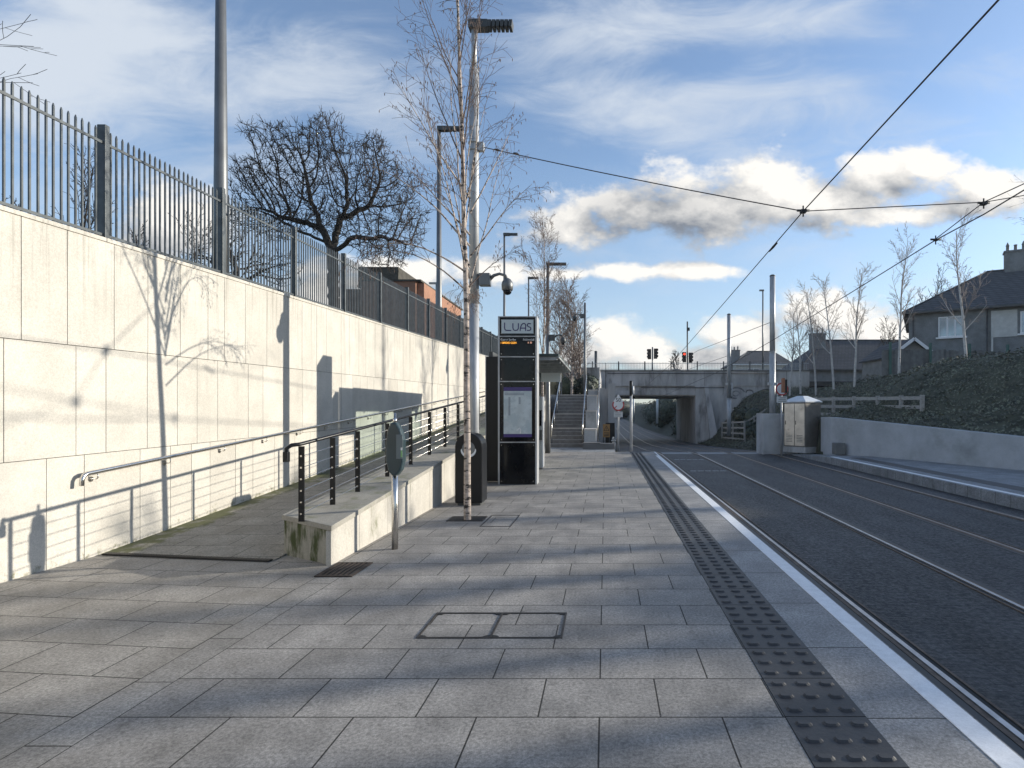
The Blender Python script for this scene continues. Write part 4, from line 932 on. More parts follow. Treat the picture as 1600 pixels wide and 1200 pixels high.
for a, c in ((605, 610.8), (678.2, 683)):
    q = MB(); q.box(kx(787), kx(831), KY - .006, KY - .001, kz(c), kz(a)); q.build('map_band', mat('purple_band', (.05, .03, .16), .4), K_)
q = MB()
for py, a, c in ((614.2, 788.5, 819), (616.6, 788.5, 819)): q.box(kx(a), kx(c), KY - .008, KY - .006, kz(py + .7), kz(py - .4))
for i, (px, n_) in enumerate(((796, 26), (812, 10), (823, 0))):
    for k in range(n_): q.box(kx(px - 1.6), kx(px + 1.6), KY - .0075, KY - .006, kz(621.3 + k * 1.1), kz(621 + k * 1.1 - .35))
q.build('map_print', mat('map_ink', (.16, .19, .24), .5), mp)
q = MB(); pts = [(813, 677), (813.6, 672), (812, 668.5), (809.5, 671), (807.6, 672.4)]
q.ribbon([(kx(a), KY - .0065, kz(b_)) for a, b_ in pts], .02, (0, -1, 0), .001); q.build('map_glint', M_wpl, mp)
q = MB(); sx0 = (760 - VX) / F * 11.95; q.box(sx0, sx0 + .62, 11.90, 12.05, 0.02, 2.62); q.box(sx0 - .012, sx0 + .006, 11.89, 12.06, 0, 2.64, 1)
q.build('advert_panel', [M_black, M_galv], bevel=.006, label='plain black upright panel standing just behind and left of the kiosk', cat='panel')

# shelter
S_ = thing('tram_shelter', (-1.8, 15, 0), 'glazed tram shelter with dark flat roof behind the kiosk', 'shelter')
q = MB(); q.box(-2.48, -1.04, 12.7, 17.2, 2.70, 2.76); q.build('roof', mat('shelter_roof', (.05, .07, .065), .4), S_, bevel=.01)
for i in range(6): q = MB(); y = 12.75 + .87 * i; q.box(-2.44, -1.08, y, y + .06, 2.62, 2.699); q.build('roof_rib', M_galv, S_)
q = MB(); q.tube([(-1.05, 12.7, 2.68), (-1.05, 17.2, 2.68)], .02, 8); q.build('roof_edge', M_galv, S_)
for y in (12.8, 14.3, 15.7, 17.1):
    q = MB(); q.box(-2.46, -2.38, y - .04, y + .04, 0, 2.70); q.build('column', M_dpole, S_)
for a, c in ((12.84, 14.26), (14.34, 15.66), (15.74, 17.06)):
    q = MB(); q.box(-2.425, -2.415, a, c, .35, 2.4); q.build('glass_pane', M_glass, S_)
q = MB(); q.box(-2.47, -2.39, 12.1, 12.76, 1.8, 2.74); q.build('end_board', M_dpole, S_)
q = MB(); q.box(-2.452, -2.388, 12.84, 17.06, 2.42, 2.699); q.build('fascia', M_dpole, S_)
q = MB(); q.box(-2.47, -2.45, 15.0, 16.3, 1.2, 2.6); q.build('poster', M_dpole, S_)
q = MB(); q.box(-2.38, -2.05, 13.5, 16.2, .44, .48); 
for y in (13.8, 15.9): q.box(-2.30, -2.1, y, y + .05, 0, .44)
q.build('bench_seat', M_galv, S_)
q = MB(); q.box(-1.9, -1.32, 16.9, 16.96, 2.34, 2.61); q.build('hanging_sign', M_wpl, S_)
tm = thing('ticket_machine', (-1.8, 14.6, 0), 'pale ticket machine half hidden behind the kiosk under the shelter', 'ticket machine')
q = MB(); q.box(-2.2, -1.60, 14.5, 14.95, 0.02, 1.85); q.build('body', M_rwall, tm, bevel=.02)
q = MB(); q.box(-2.1, -1.62, 14.485, 14.499, 1.1, 1.5); q.build('screen', M_blackg, tm)
q = MB(); q.box(-1.72, -1.60, 14.4, 14.5, .75, 1.0); q.build('coin_tray', M_dpole, tm)
# litter bin
bx, by = -2.15, 9.15
bn_ = thing('litter_bin', (bx, by, 0), 'black round topped litter bin with pale crescent opening behind the birch trunk', 'litter bin')
q = MB(); w_ = .215; H_ = 1.14; prof = [(-w_, .04), (w_, .04), (w_, H_ - w_)] + [(w_ * math.cos(a), H_ - w_ + w_ * math.sin(a)) for a in [math.pi * i / 14 for i in range(1, 14)]] + [(-w_, H_ - w_)]
q.hexa([(bx + a, by - .19, z) for a, z in prof], [(bx + a, by + .19, z) for a, z in prof]); q.build('body', M_black, bn_, bevel=.02, seg=3)
q = MB(); q.box(bx - .18, bx + .18, by - .15, by + .15, 0, .04); q.build('foot', M_dpole, bn_)
q = MB(); cz = H_ - .235
ri, ro = .105, .145; v = []; nseg = 26
for i in range(nseg + 1):
    a = math.pi * 1.02 + i / nseg * math.pi * .96; th = abs(math.sin(math.pi * i / nseg)) ** .5
    v.append((ri, ro * th + ri * (1 - th), a))
vv = []
for a_, b_, an in v: vv += [(bx + a_ * math.cos(an), by - .196, cz + a_ * math.sin(an)), (bx + b_ * math.cos(an), by - .196, cz + b_ * math.sin(an)), (bx + b_ * math.cos(an), by - .185, cz + b_ * math.sin(an)), (bx + a_ * math.cos(an), by - .185, cz + a_ * math.sin(an))]
fs = []
for i in range(nseg): o = 4 * i; fs += [(o, o + 1, o + 5, o + 4), (o + 1, o + 2, o + 6, o + 5), (o + 3, o, o + 4, o + 7)]
q.add(vv, fs); q.build('opening_rim', M_wpl, bn_)
q = MB(); q.tube([(bx, by - .187, cz), (bx, by - .193, cz)], .10, 24); q.build('opening', mat('bin_hole', (.16, .17, .17), .5), bn_)
# card reader on post
rx_, ry_ = -2.275, 6.17
cr = thing('card_reader', (rx_, ry_, 0), 'dark lozenge shaped card reader pod on a silver post in front of the low wall', 'card reader')
q = MB(); q.tube([(rx_, ry_, 0), (rx_, ry_, .84)], .034, 18); q.build('post', M_ss, cr); q = MB(); q.lathe((rx_, ry_, 1.36), [(.022, 0), (.022, .055), (.014, .056), (.014, .11)], 12); q.build('finial', M_ss, cr)
q = MB(); prof = [(-.012, .79), (.03, .79), (.085, .86), (.105, .95), (.105, 1.18), (.075, 1.29), (.03, 1.37), (-.03, 1.37), (-.07, 1.27), (-.088, 1.12), (-.085, .96), (-.055, .85)]
q.hexa([(rx_ + a, ry_ - .055, z) for a, z in prof], [(rx_ + a, ry_ + .055, z) for a, z in prof]); q.build('pod', M_pod, cr, bevel=.025, seg=3)
q = MB(); q.box(rx_ + .035, rx_ + .102, ry_ - .0615, ry_ - .056, .98, 1.24); q.build('face_plate', mat('grey_plate', (.13, .16, .17), .4), cr, bevel=.002)
q = MB(); q.box(rx_ + .085, rx_ + .1, ry_ - .064, ry_ - .0616, 1.0, 1.07); q.box(rx_ + .085, rx_ + .1, ry_ - .064, ry_ - .0616, 1.072, 1.10, 1); q.build('label', [M_green, M_wpl], cr)

# ------------------------------------------------------------------ road bridge
BY = 52.0
br_ = thing('road_bridge', (4.3, BY, -1.7), 'weathered concrete road bridge crossing over the tram tracks', 'bridge')
ZP, ZS = 5.17, 2.80
q = MB(); q.box(-8, 18.6, BY + .06, BY + .35, 3.72, ZP - .12); q.build('parapet', M_conc, br_)
q = MB(); q.box(-8, 18.6, BY, BY + .42, ZP - .12, ZP); q.build('parapet_coping', M_conc2, br_)
for k in range(10):
    x = -6 + 2.5 * k; q = MB(); q.box(x, x + .03, BY + .045, BY + .06, 3.75, ZP - .13); q.build('joint_strip', M_conc2, br_)
q = MB(); q.box(.43, 8.2, BY + .25, 66, ZS, 3.72); q.build('deck', M_conc, br_)
q = MB(); q.box(.43, 8.2, BY + .10, BY + .25, ZS + .1, 3.30); q.build('edge_beam', M_conc, br_)
q = MB(); q.hexa([(8.2, BY, -3), (9.5, BY - .6, -3), (9.5, 66, -3), (8.2, 66, -3)], [(8.2, BY, 3.72), (9.3, BY, 3.72), (9.3, 66, 3.72), (8.2, 66, 3.72)]); q.build('abutment', M_conc, br_)
q = MB(); q.hexa([(9.5, BY - .9, -2), (10.3, BY - .9, -2), (10.3, BY + .05, -2), (9.5, BY + .05, -2)], [(9.0, BY - .1, 3.7), (9.35, BY - .1, 3.7), (9.35, BY + .05, 3.7), (9.0, BY + .05, 3.7)]); q.build('buttress', M_conc, br_)
q = MB(); q.box(-1.5, .43, BY + .05, 66, -3, 3.72); q.build('abutment', M_conc, br_)
q = MB(); q.box(9.31, 18.6, BY + .12, BY + .5, -3, 3.72); q.build('wing_wall', M_conc, br_)
q = MB(); q.box(-40, 60, BY + .5, 65.5, 3.725, 4.15); q.build('road_deck', M_road, br_)
for z, x0_, x1_ in ((4.86, .2, 15), (3.55, 3.2, 10.8)):
    q = MB(); q.tube([(x0_, BY - .1, z), (x1_, BY - .1, z)], .035, 6); q.build('conduit', M_dark, br_)
# faded paint swirls on the wing wall
q = MB(); r = random.Random(6)
def swirl(cx, cz, rr, a0, a1, wd, k=1):
    pts = [(cx + rr * (1 - .35 * i / 16 * k) * math.cos(a0 + (a1 - a0) * i / 16) * 1.3, BY + .118, cz + rr * (1 - .35 * i / 16 * k) * math.sin(a0 + (a1 - a0) * i / 16)) for i in range(17)]; q.ribbon(pts, wd, (0, -1, 0), .004)
for a in ((11.9, 3.0, .62, .3, 4.8, .14), (11.9, 3.0, .28, 0, 6, .09), (13.5, 2.6, .5, -2.8, .6, .22), (14.6, 2.9, .55, .2, 3.4, .20), (15.2, 2.3, .5, 3, 6, .16), (13.1, 3.1, .3, 0, 3.1, .1), (16.2, 2.8, .4, 1, 5, .12)): q = MB(); swirl(*a); q.build('painted_swirl', mat('faded_paint', (.20, .205, .22), .9, var=.3, vscale=4), br_)
bf = thing('bridge_railing', (4, BY + .2, ZP), 'thin grey metal railing along the top of the bridge parapet', 'railing')
q = MB(); x = -6.0
while x < 18.5: q.box(x - .012, x + .012, BY + .2, BY + .22, ZP, ZP + .70); x += .14
for z in (ZP + .62, ZP + .08): q.beam((-6, BY + .21, z), (18.6, BY + .21, z), .02, .04)
q.build('picket_panel', mat('railing_grey', (.34, .36, .37), .5, .3), bf)
for k in range(11): q = MB(); x = -6 + 2.4 * k; q.box(x - .05, x + .05, BY + .16, BY + .24, ZP, ZP + .80); q.build('post', M_dpole, bf)
def traffic(px, Y, heads, mast_top, label, lit=None):
    x = (px - VX) / F * Y; t = thing('traffic_light', (x, Y, 4.15), label, 'traffic light', 'traffic lights on the bridge')
    q = MB(); q.tube([(x, Y, 4.15), (x, Y, mast_top)], .07, 8); q.build('pole', M_lampgrey if mast_top < 8 else M_dpole, t)
    for hx, zc in heads:
        q = MB(); q.box(x + hx - .17, x + hx + .17, Y - .12, Y + .1, zc - .50, zc + .50)
        for k in range(3): q.box(x + hx - (.25 if hx < 0 else -.12), x + hx - (.12 if hx < 0 else -.25), Y - .22, Y - .02, zc - .36 + .31 * k, zc - .14 + .31 * k)
        hh = q.build('signal_head', M_black, t, bevel=.03)
        for k in range(3):
            q = MB(); q.tube([(x + hx, Y - .121, zc - .3 + .3 * k), (x + hx, Y - .14, zc - .3 + .3 * k)], .11, 12); q.build('lens', M_redlamp if (lit == hx and k == 2) else M_blackg, hh)
    return t
traffic(1019.5, 56, [(-.30, 7.0), (.30, 7.05)], 7.7, 'unlit pair of traffic signals on a short pole, left of the two on the bridge')
tl_ = traffic(1074, 56, [(-.30, 6.7), (.30, 6.65)], 10.2, 'pair of traffic signals showing red on a tall thin mast on the bridge', lit=-.30)
q = MB(); x = (1074 - VX) / F * 56; q.box(x - .05, x + .22, 55.9, 56.1, 9.3, 9.6); q.build('sensor', M_dark, tl_)

# ------------------------------------------------------------------ signs and posts at the track side
def disc(q, x, y, z, r, th=.01, mi=0, n=28): q.tube([(x, y, z), (x, y - th, z)], r, n, mi, sm=False)
sy = 22.2; sx = (966 - VX) / F * sy
sg = thing('speed_sign', (sx, sy, 0), 'white diamond sign reading 50 on a slim post by the track', 'sign')
q = MB(); q.tube([(sx, sy, -.25), (sx, sy, 2.1)], .035, 10); q.build('post', M_galv, sg)
q = MB(); c_ = W(966, 627, sy); q.hexa([(c_.x, sy - .045, c_.z - .27), (c_.x + .19, sy - .045, c_.z), (c_.x, sy - .045, c_.z + .27), (c_.x - .19, sy - .045, c_.z)], [(c_.x, sy - .055, c_.z - .27), (c_.x + .19, sy - .055, c_.z), (c_.x, sy - .055, c_.z + .27), (c_.x - .19, sy - .055, c_.z)]); q.build('diamond_plate', M_wpl, sg)
text_mesh('50', .21, (c_.x, sy - .058, c_.z + .04), sg, 'numerals', M_black)
q = MB(); disc(q, c_.x, sy - .037, c_.z - .14, .235, .006, 0); rs = q.build('round_plate', M_red, sg)
q = MB(); disc(q, c_.x, sy - .0435, c_.z - .14, .185, .001, 0); q.build('round_face', M_wpl, rs)
q = MB(); q.ribbon([(c_.x - .14, sy - .0447, c_.z - .26), (c_.x + .13, sy - .0447, c_.z - .02)], .035, (0, -1, 0), .0005); q.build('slash', M_red, rs)
q = MB(); q.box(c_.x - .17, c_.x + .17, sy - .05, sy - .038, c_.z - .62, c_.z - .40); q.build('text_plate', mat('grey_white', (.55, .56, .56), .5, var=.1), sg)
q = MB(); 
for k in range(3): q.box(c_.x - .13, c_.x + .12, sy - .052, sy - .05, c_.z - .58 + .06 * k, c_.z - .565 + .06 * k)
q.build('text_line', M_grey, sg)
x = (986 - VX) / F * 21.8
ts = thing('tram_signal', (x, 21.8, -.25), 'grey signal post seen edge on at the end of the platform', 'signal')
q = MB(); q.tube([(x, 21.8, -.27), (x, 21.8, 2.6)], .052, 12); q.build('post', M_galv, ts)
q = MB(); q.box(x - .06, x + .03, 21.6, 21.9, 2.05, 2.62); q.build('signal_box', M_black, ts, bevel=.01)
q = MB(); q.tube([(x + .07, 21.8, 2.12), (x + .07, 21.8, 2.42)], .05, 10); q.build('sounder', M_wpl, ts)
wb = thing('warning_sign', (.03, 24.5, .5), 'orange brown warning board with a triangle and lines of text on the dark wall', 'sign')
c_ = W(947.5, 673, 24.5); q = MB(); q.box(c_.x - .15, c_.x + .15, 24.48, 24.5, c_.z - .28, c_.z + .28); q.build('board', M_yel, wb)
q = MB(); q.ribbon([(c_.x - .11, 24.479, c_.z - .0), (c_.x, 24.479, c_.z + .21), (c_.x + .11, 24.479, c_.z - .0), (c_.x - .11, 24.479, c_.z - .0)], .022, (0, -1, 0), .003)
q.box(c_.x - .009, c_.x + .009, 24.475, 24.48, c_.z + .045, c_.z + .13); q.box(c_.x - .009, c_.x + .009, 24.475, 24.48, c_.z + .015, c_.z + .03)
for k in range(3): q.box(c_.x - .11, c_.x + .11, 24.476, 24.48, c_.z - .10 - .06 * k, c_.z - .075 - .06 * k)
q.build('print', M_dark, wb)
for a in (-.13, .13):
    q = MB(); q.tube([(c_.x + a, 24.52, -.3), (c_.x + a, 24.52, c_.z + .25)], .02, 8); q.build('post', M_dpole, wb)
q = MB(); q.box(.0, .40, 24.75, 24.9, -.6, .95); q.build('dark_board', M_black, label='dark low board behind the warning sign beside the track', cat='board')
pg = thing('pedestrian_sign', (.31, 22, .2), 'small white cut out walking figure sign near the stair plinth', 'sign')
c_ = W(958.5, 690, 22.45); q = MB(); X, Z = c_.x, c_.z
disc(q, X + .0, 22.45, Z + .155, .035); 
for pts, wd in (([(X - .01, Z + .12), (X, Z + .0)], .085), ([(X, Z + .02), (X + .07, Z - .07), (X + .05, Z - .17)], .05), ([(X, Z + .02), (X - .03, Z - .06), (X - .10, Z - .15)], .05), ([(X, Z + .10), (X + .09, Z + .04)], .03), ([(X, Z + .10), (X - .08, Z + .03)], .03)):
    q.ribbon([(a, 22.45, b_) for a, b_ in pts], wd, (0, -1, 0), .01)
q.build('figure', M_wpl, pg)
q = MB(); q.box(X - .02, X + .02, 22.455, 22.475, -.25, Z + .1); q.build('stake', M_dpole, pg)
# right-hand round sign and signal
sy = 20.9; x = (1221 - VX) / F * sy; c_ = W(1221, 608, sy)
s2 = thing('no_entry_sign', (x, sy, -.1), 'round red rimmed sign with plate below on a grey post beside the steel cabinet', 'sign')
q = MB(); q.tube([(x, sy, -.2), (x, sy, 2.6)], .035, 10); q.build('post', M_galv, s2)
q = MB(); disc(q, x, sy - .05, c_.z, .235, .008); rs = q.build('red_rim', M_red, s2)
q = MB(); disc(q, x, sy - .059, c_.z, .185, .002); q.build('white_face', M_wpl, rs)
q = MB(); q.box(x - .19, x + .19, sy - .05, sy - .038, c_.z - .50, c_.z - .27); q.build('text_plate', MATS['grey_white'], s2)
q = MB()
for k in range(3): q.box(x - .15 + .03 * k, x + .14, sy - .053, sy - .05, c_.z - .46 + .065 * k, c_.z - .44 + .065 * k)
q.build('text_line', M_grey, s2)
ts2 = thing('tram_signal', (x + .02, sy - .4, 1.9), 'narrow dark and rusty orange signal in front of the round red rimmed sign', 'signal')
q = MB(); q.box(x - .02, x + .06, sy - .5, sy - .3, c_.z - .15, c_.z + .33); q.build('signal_box', M_black, ts2, bevel=.01)
q = MB(); q.box(x - .11, x - .022, sy - .5, sy - .32, c_.z - .14, c_.z + .38); q.build('hood', mat('orange_hood', (.30, .13, .07), .7), ts2, bevel=.01)

# ------------------------------------------------------------------ right side: walls, cabinet, fences
rw = thing('rendered_wall', (9.2, 17, 0), 'low pale rendered retaining wall behind the opposite platform', 'wall')
q = MB(); yy_ = [-6, 14.2, 20.3]
for a, c in zip(yy_[:-1], yy_[1:]): q.hexa([(xw(a), a, -.3), (xw(a) + .25, a, -.3), (xw(c) + .25, c, -.3), (xw(c), c, -.3)], [(xw(a), a, zwt(a)), (xw(a) + .25, a, zwt(a)), (xw(c) + .25, c, zwt(c)), (xw(c), c, zwt(c))])
q.build('wall_body', M_rwall, rw)
q = MB(); q.box(8.0, 8.25, 20.3, 21.2, -.3, zwt(20.3)); q.build('end_pier', M_rwall, rw)
q = MB(); x0, x1 = (1193 - VX) / F * 22.6, (1235 - VX) / F * 22.6; q.box(x0, x1 + .3, 22.6, 23.6, -.4, 1.36); q.box(x0 - .02, x0 + .04, 22.58, 23.6, -.4, 1.37); 
q.build('wall_block', M_rwall, label='pale square wall block at the foot of the tallest mast', cat='wall', bevel=.01)
cb_ = thing('steel_cabinet', (7.55, 21.9, 0), 'tall steel equipment cabinet with shallow pitched roof beside the far platform', 'cabinet')
cA = Vector((7.53, 21.5, 0)); dl = Vector((-.68, .73, 0)).normalized(); dr = Vector((.86, .5, 0)).normalized(); wl, wr = 1.0, .98
wl = .92; wr = .90
c0_, c1_, c2_, c3_ = cA, cA + dr * wr, cA + dr * wr + dl * wl, cA + dl * wl
q = MB(); q.hexa([p + Vector((0, 0, -.12)) for p in (c0_, c1_, c2_, c3_)], [p + Vector((0, 0, .1)) for p in (c0_, c1_, c2_, c3_)]); q.build('plinth', M_conc, cb_, bevel=.01)
ctr = (c0_ + c1_ + c2_ + c3_) / 4
ins = [c.lerp(ctr, .03) for c in (c0_, c1_, c2_, c3_)]
q = MB(); q.hexa([p + Vector((0, 0, .1)) for p in ins], [p + Vector((0, 0, 1.80)) for p in ins]); q.build('body', M_cabside, cb_, bevel=.01)
ovh = [c.lerp(ctr, -.05) for c in (c0_, c1_, c2_, c3_)]; rdg = [c.lerp(ctr, .72) for c in (c0_, c1_, c2_, c3_)]
q = MB(); q.hexa([p + Vector((0, 0, 1.80)) for p in ovh], [p + Vector((0, 0, 1.84)) for p in ovh]); q.hexa([p + Vector((0, 0, 1.842)) for p in ovh], [p + Vector((0, 0, 2.05)) for p in rdg]); q.build('roof', M_cabroof, cb_)
nl = Vector((dl.y, -dl.x, 0)).normalized()
if nl.x > 0: nl = -nl
for (u0, u1, m0) in ((.03, .47, 0), (.50, .95, 1)):
    q = MB(); a = ins[0].lerp(ins[3], u0); c = ins[0].lerp(ins[3], u1)
    q.hexa([a + Vector((0, 0, .15)), c + Vector((0, 0, .15)), c + nl * .018 + Vector((0, 0, .15)), a + nl * .018 + Vector((0, 0, .15))], [a + Vector((0, 0, 1.75)), c + Vector((0, 0, 1.75)), c + nl * .018 + Vector((0, 0, 1.75)), a + nl * .018 + Vector((0, 0, 1.75))]); d_ = q.build('door', M_cab, cb_)
    q = MB()
    for k in range(5): q.beam(a.lerp(c, .2) + nl * .021 + Vector((0, 0, .3 + .06 * k)), a.lerp(c, .8) + nl * .021 + Vector((0, 0, .3 + .06 * k)), .008, .02)
    q.build('vent', M_grey, d_)
    q = MB(); q.beam(a.lerp(c, .9) + nl * .024 + Vector((0, 0, .95)), a.lerp(c, .9) + nl * .024 + Vector((0, 0, 1.1)), .02, .02); q.build('handle', M_dark, d_)
q = MB(); x = (1310 - VX) / F * 19.7; q.box(x - .17, x + .17, 19.5, 19.85, -.02, .38); q.build('utility_box', M_grey, bevel=.02, label='small grey utility box at the foot of the rendered wall', cat='utility box')
def railfence(name, pts, hgt, rails, label, grp, zf, pw=.11):
    t = thing(name, (pts[0][0], pts[0][1], zf(*pts[0])), label, 'fence', grp)
    for p in pts: q = MB(); z = zf(*p); q.box(p[0] - pw / 2, p[0] + pw / 2, p[1] - .05, p[1] + .05, z - .4, z + hgt + .04); q.build('post', M_wood, t)
    for h in rails:
        q = MB()
        for a, c in zip(pts[:-1], pts[1:]): q.beam((a[0], a[1] - .07, zf(*a) + h), (c[0], c[1] - .07, zf(*c) + h), .035, .12)
        q.build('rail', M_wood, t)
    return t
fpts = [(8.55, 25.6), (8.9, 24.2), (9.15, 22.9), (9.45, 21.7), (9.8, 20.55), (10.1, 19.5), (10.32, 18.6)]
railfence('timber_fence', fpts, .78, (.72, .42, .10), 'pale three rail timber fence above the rendered wall on the right', None, lambda x, y: 1.18 + (y - 18.6) * .012)
railfence('timber_fence', [(9.6, 47), (9.6, 43), (9.5, 39)][::-1] + [], 1.3, (1.25, .85, .45, .05), 'weathered timber fence at the foot of the bridge wing wall', None, lambda x, y: -.55 - (y - 39) * .03)
railfence('timber_fence', [(9.9, 41.5), (10.8, 41.5), (11.6, 41.5), (12.2, 41.5)], 1.1, (1.05, .7, .35, .02), 'sloping timber rail fence climbing the bank beneath the graffiti wall', None, lambda x, y: -.6 + (x - 9.9) * .62)

# garden boards and green posts at the top of the bank
gf = thing('garden_fence', (18, 30, 3), 'dark vertical board garden fence at the top of the bank', 'fence')
q = MB(); x = 13.8; r = random.Random(4)
while x < 26: y = 28.5 + (x - 13.8) * .16; q.box(x, x + .13, y, y + .02, 2.9, 4.55 + r.uniform(-.05, .05)); x += .142
q.build('board_panel', M_board, gf)
for k in range(6): q = MB(); x = 14.2 + 2.2 * k; y = 28.45 + (x - 13.8) * .16; q.box(x - .05, x + .05, y - .1, y, 2.8, 4.9); q.build('post', mat('green_post', (.06, .13, .11), .7), gf)
# shed
sh = thing('garden_shed', (17.2, 31, 3), 'small shed with white edged gable behind the garden fence', 'shed')
a = W(1392, 555, 31.5); c = W(1458, 555, 31.5); ap = W(1425, 531, 31.5)
q = MB(); q.hexa([(a.x, 31.5, 3), (c.x, 31.5, 3), (c.x, 31.5, a.z), (ap.x, 31.5, ap.z), (a.x, 31.5, a.z)], [(a.x, 35, 3), (c.x, 35, 3), (c.x, 35, a.z), (ap.x, 35, ap.z), (a.x, 35, a.z)]); q.build('wall', mat('shed_wall', (.20, .20, .195), .9, var=.15), sh)
q = MB(); 
for e in (a, c): s = 1 if e is c else -1; q.hexa([(e.x + s * .15, 31.3, e.z - .15), (ap.x, 31.3, ap.z), (ap.x, 35.1, ap.z), (e.x + s * .15, 35.1, e.z - .15)], [(e.x + s * .15, 31.3, e.z - .07), (ap.x, 31.3, ap.z + .08), (ap.x, 35.1, ap.z + .08), (e.x + s * .15, 35.1, e.z - .07)])
q.build('roof', M_slate, sh)
q = MB()
for e in (a, c): s = 1 if e is c else -1; q.beam((e.x + s * .18, 31.25, e.z - .13), (ap.x, 31.25, ap.z + .04), .04, .16)
q.build('bargeboard', M_wpl, sh)

# ------------------------------------------------------------------ houses
def hip_house(name, x0, x1, y0, y1, zg, ze, zrg, hl, hr_, wallm, label, chim=(), wins=(), grp=None, ov=.35, base=None):
    t = thing(name, base or ((x0 + x1) / 2, y0, zg), label, 'house', grp)
    q = MB(); q.box(x0, x1, y0, y1, zg - .5, ze); q.build('wall', wallm, t)
    ym = (y0 + y1) / 2; e = [(x0 - ov, y0 - ov, ze), (x1 + ov, y0 - ov, ze), (x1 + ov, y1 + ov, ze), (x0 - ov, y1 + ov, ze)]; r_ = [(x0 + hl, ym, zrg), (x1 - hr_, ym, zrg)]
    q = MB(); q.add(e + r_ + [(p[0], p[1], ze - .06) for p in e], [(0, 1, 5, 4), (1, 2, 5), (2, 3, 4, 5), (3, 0, 4), (9, 8, 7, 6), (0, 6, 7, 1), (1, 7, 8, 2), (2, 8, 9, 3), (3, 9, 6, 0)]); rf = q.build('roof', M_slate, t)
    q = MB(); q.tube([r_[0], r_[1]], .09, 8); q.tube([e[0], r_[0]], .07, 6); q.build('ridge_tiles', M_slate, rf)
    q = MB(); q.box(x0 - ov - .09, x1 + ov, y0 - ov - .10, y0 - ov - .01, ze - .12, ze); q.build('gutter', M_wpl if wallm is M_cream else M_dpole, rf)
    for (cx, cy, cz, wx) in chim:
        q = MB(); q.box(cx - wx, cx + wx, cy - .35, cy + .35, zg + 3, cz); q.box(cx - wx - .06, cx + wx + .06, cy - .41, cy + .41, cz, cz + .12); ch = q.build('chimney', M_pebble, rf)
        for k in range(3): q = MB(); q.lathe((cx - wx * .7 + wx * .7 * k, cy, cz + .12), [(.13, 0), (.10, .05), (.09, .35), (.12, .38), (.10, .42), (.02, .62 if k != 1 else .44)], 10); q.build('chimney_pot', M_grey, ch)
    for (wx0, wx1, wz0, wz1, nd) in wins:
        q = MB(); d = .06; q.box(wx0 - d, wx1 + d, y0 - .05, y0 - .002, wz0 - d, wz0); q.box(wx0 - d, wx1 + d, y0 - .05, y0 - .002, wz1, wz1 + d); q.box(wx0 - d, wx0, y0 - .05, y0 - .002, wz0, wz1); q.box(wx1, wx1 + d, y0 - .05, y0 - .002, wz0, wz1)
        for k in range(1, nd): m_ = wx0 + (wx1 - wx0) * k / nd; q.box(m_ - d * .7, m_ + d * .7, y0 - .048, y0 - .003, wz0, wz1)
        wf = q.build('window', M_wpl, t)
        q = MB(); q.box(wx0, wx1, y0 - .02, y0 - .001, wz0, wz1); q.build('pane', M_wglass, wf)
        q = MB(); q.box(wx0 - .2, wx1 + .2, y0 - .14, y0 - .052, wz0 - d - .10, wz0 - d); q.build('sill', M_wpl, wf)
    return t
HY = 36.7
def hp(px, py): return W(px, py, HY)
hc = hip_house('house', 19.5, 36, HY, HY + 10, 3.0, hp(1420, 489).z, 10.9, 4.6, 7, M_pebble, 'grey pebbledash house with tiled hipped roof and white windows at the right edge',
          [(25.7, HY + 5, 12.0, .62)], [(21.2, 22.47, 6.13, 7.28, 3), (25.4, 26.7, 6.1, 7.3, 3), (21.3, 22.5, 4.0, 5.0, 2)], base=(19.5, HY, 3.0))
q = MB(); q.box(23.9, 24.0, HY - .10, HY - .003, 3, 7.5); q.box(24.0, 25.2, HY - .03, HY - .003, 5.9, 7.5); q.build('pale_render_panel', M_cream, hc)
q = MB(); q.tube([(19.75, HY - .08, 7.6), (19.75, HY - .08, 3)], .045, 8); q.build('downpipe', M_dpole, hc)
q = MB(); q.tube([(23.7, HY - .08, 7.6), (23.7, HY - .08, 3)], .045, 8); q.build('downpipe', M_dpole, hc)
hc.rotation_euler = (0, 0, -R(29))
hip_house('house', 19.2, 38, 56, 64, 3.0, 5.5, 8.85, 3.6, 4, M_pebble, 'long dark roofed terrace beyond the bank with one tall chimney', [((1277 - VX) / F * 59, 59, 9.3, .75)], [])
hip_house('house', 17.3, 24.8, 76, 84, 3.4, 7.6, 9.75, 2.6, 1.2, M_cream, 'pale rendered far house with low dark roof just above the bridge parapet', [(17.6, 78, 9.6, .7)], [(19, 20.4, 5.9, 7.0, 2), (22, 23.4, 5.9, 7.0, 2)])
# neighbours out of frame to the right: the row that keeps the tracks in shade
OFF = [(33, 25.5), (33, 14.5), (33, 3.0), (33, -8.5)]
for i, (x, y) in enumerate(OFF):
    hip_house('house', x, x + 8, y - 4.5, y + 4.8, 3.0, 8.0, 9.75, 1.2, 1.2, M_pebble, ('neighbouring', 'second neighbouring', 'third neighbouring', 'fourth neighbouring')[i] + ' pebbledash house outside the photo on the right', [], [], 'row of houses outside the frame')

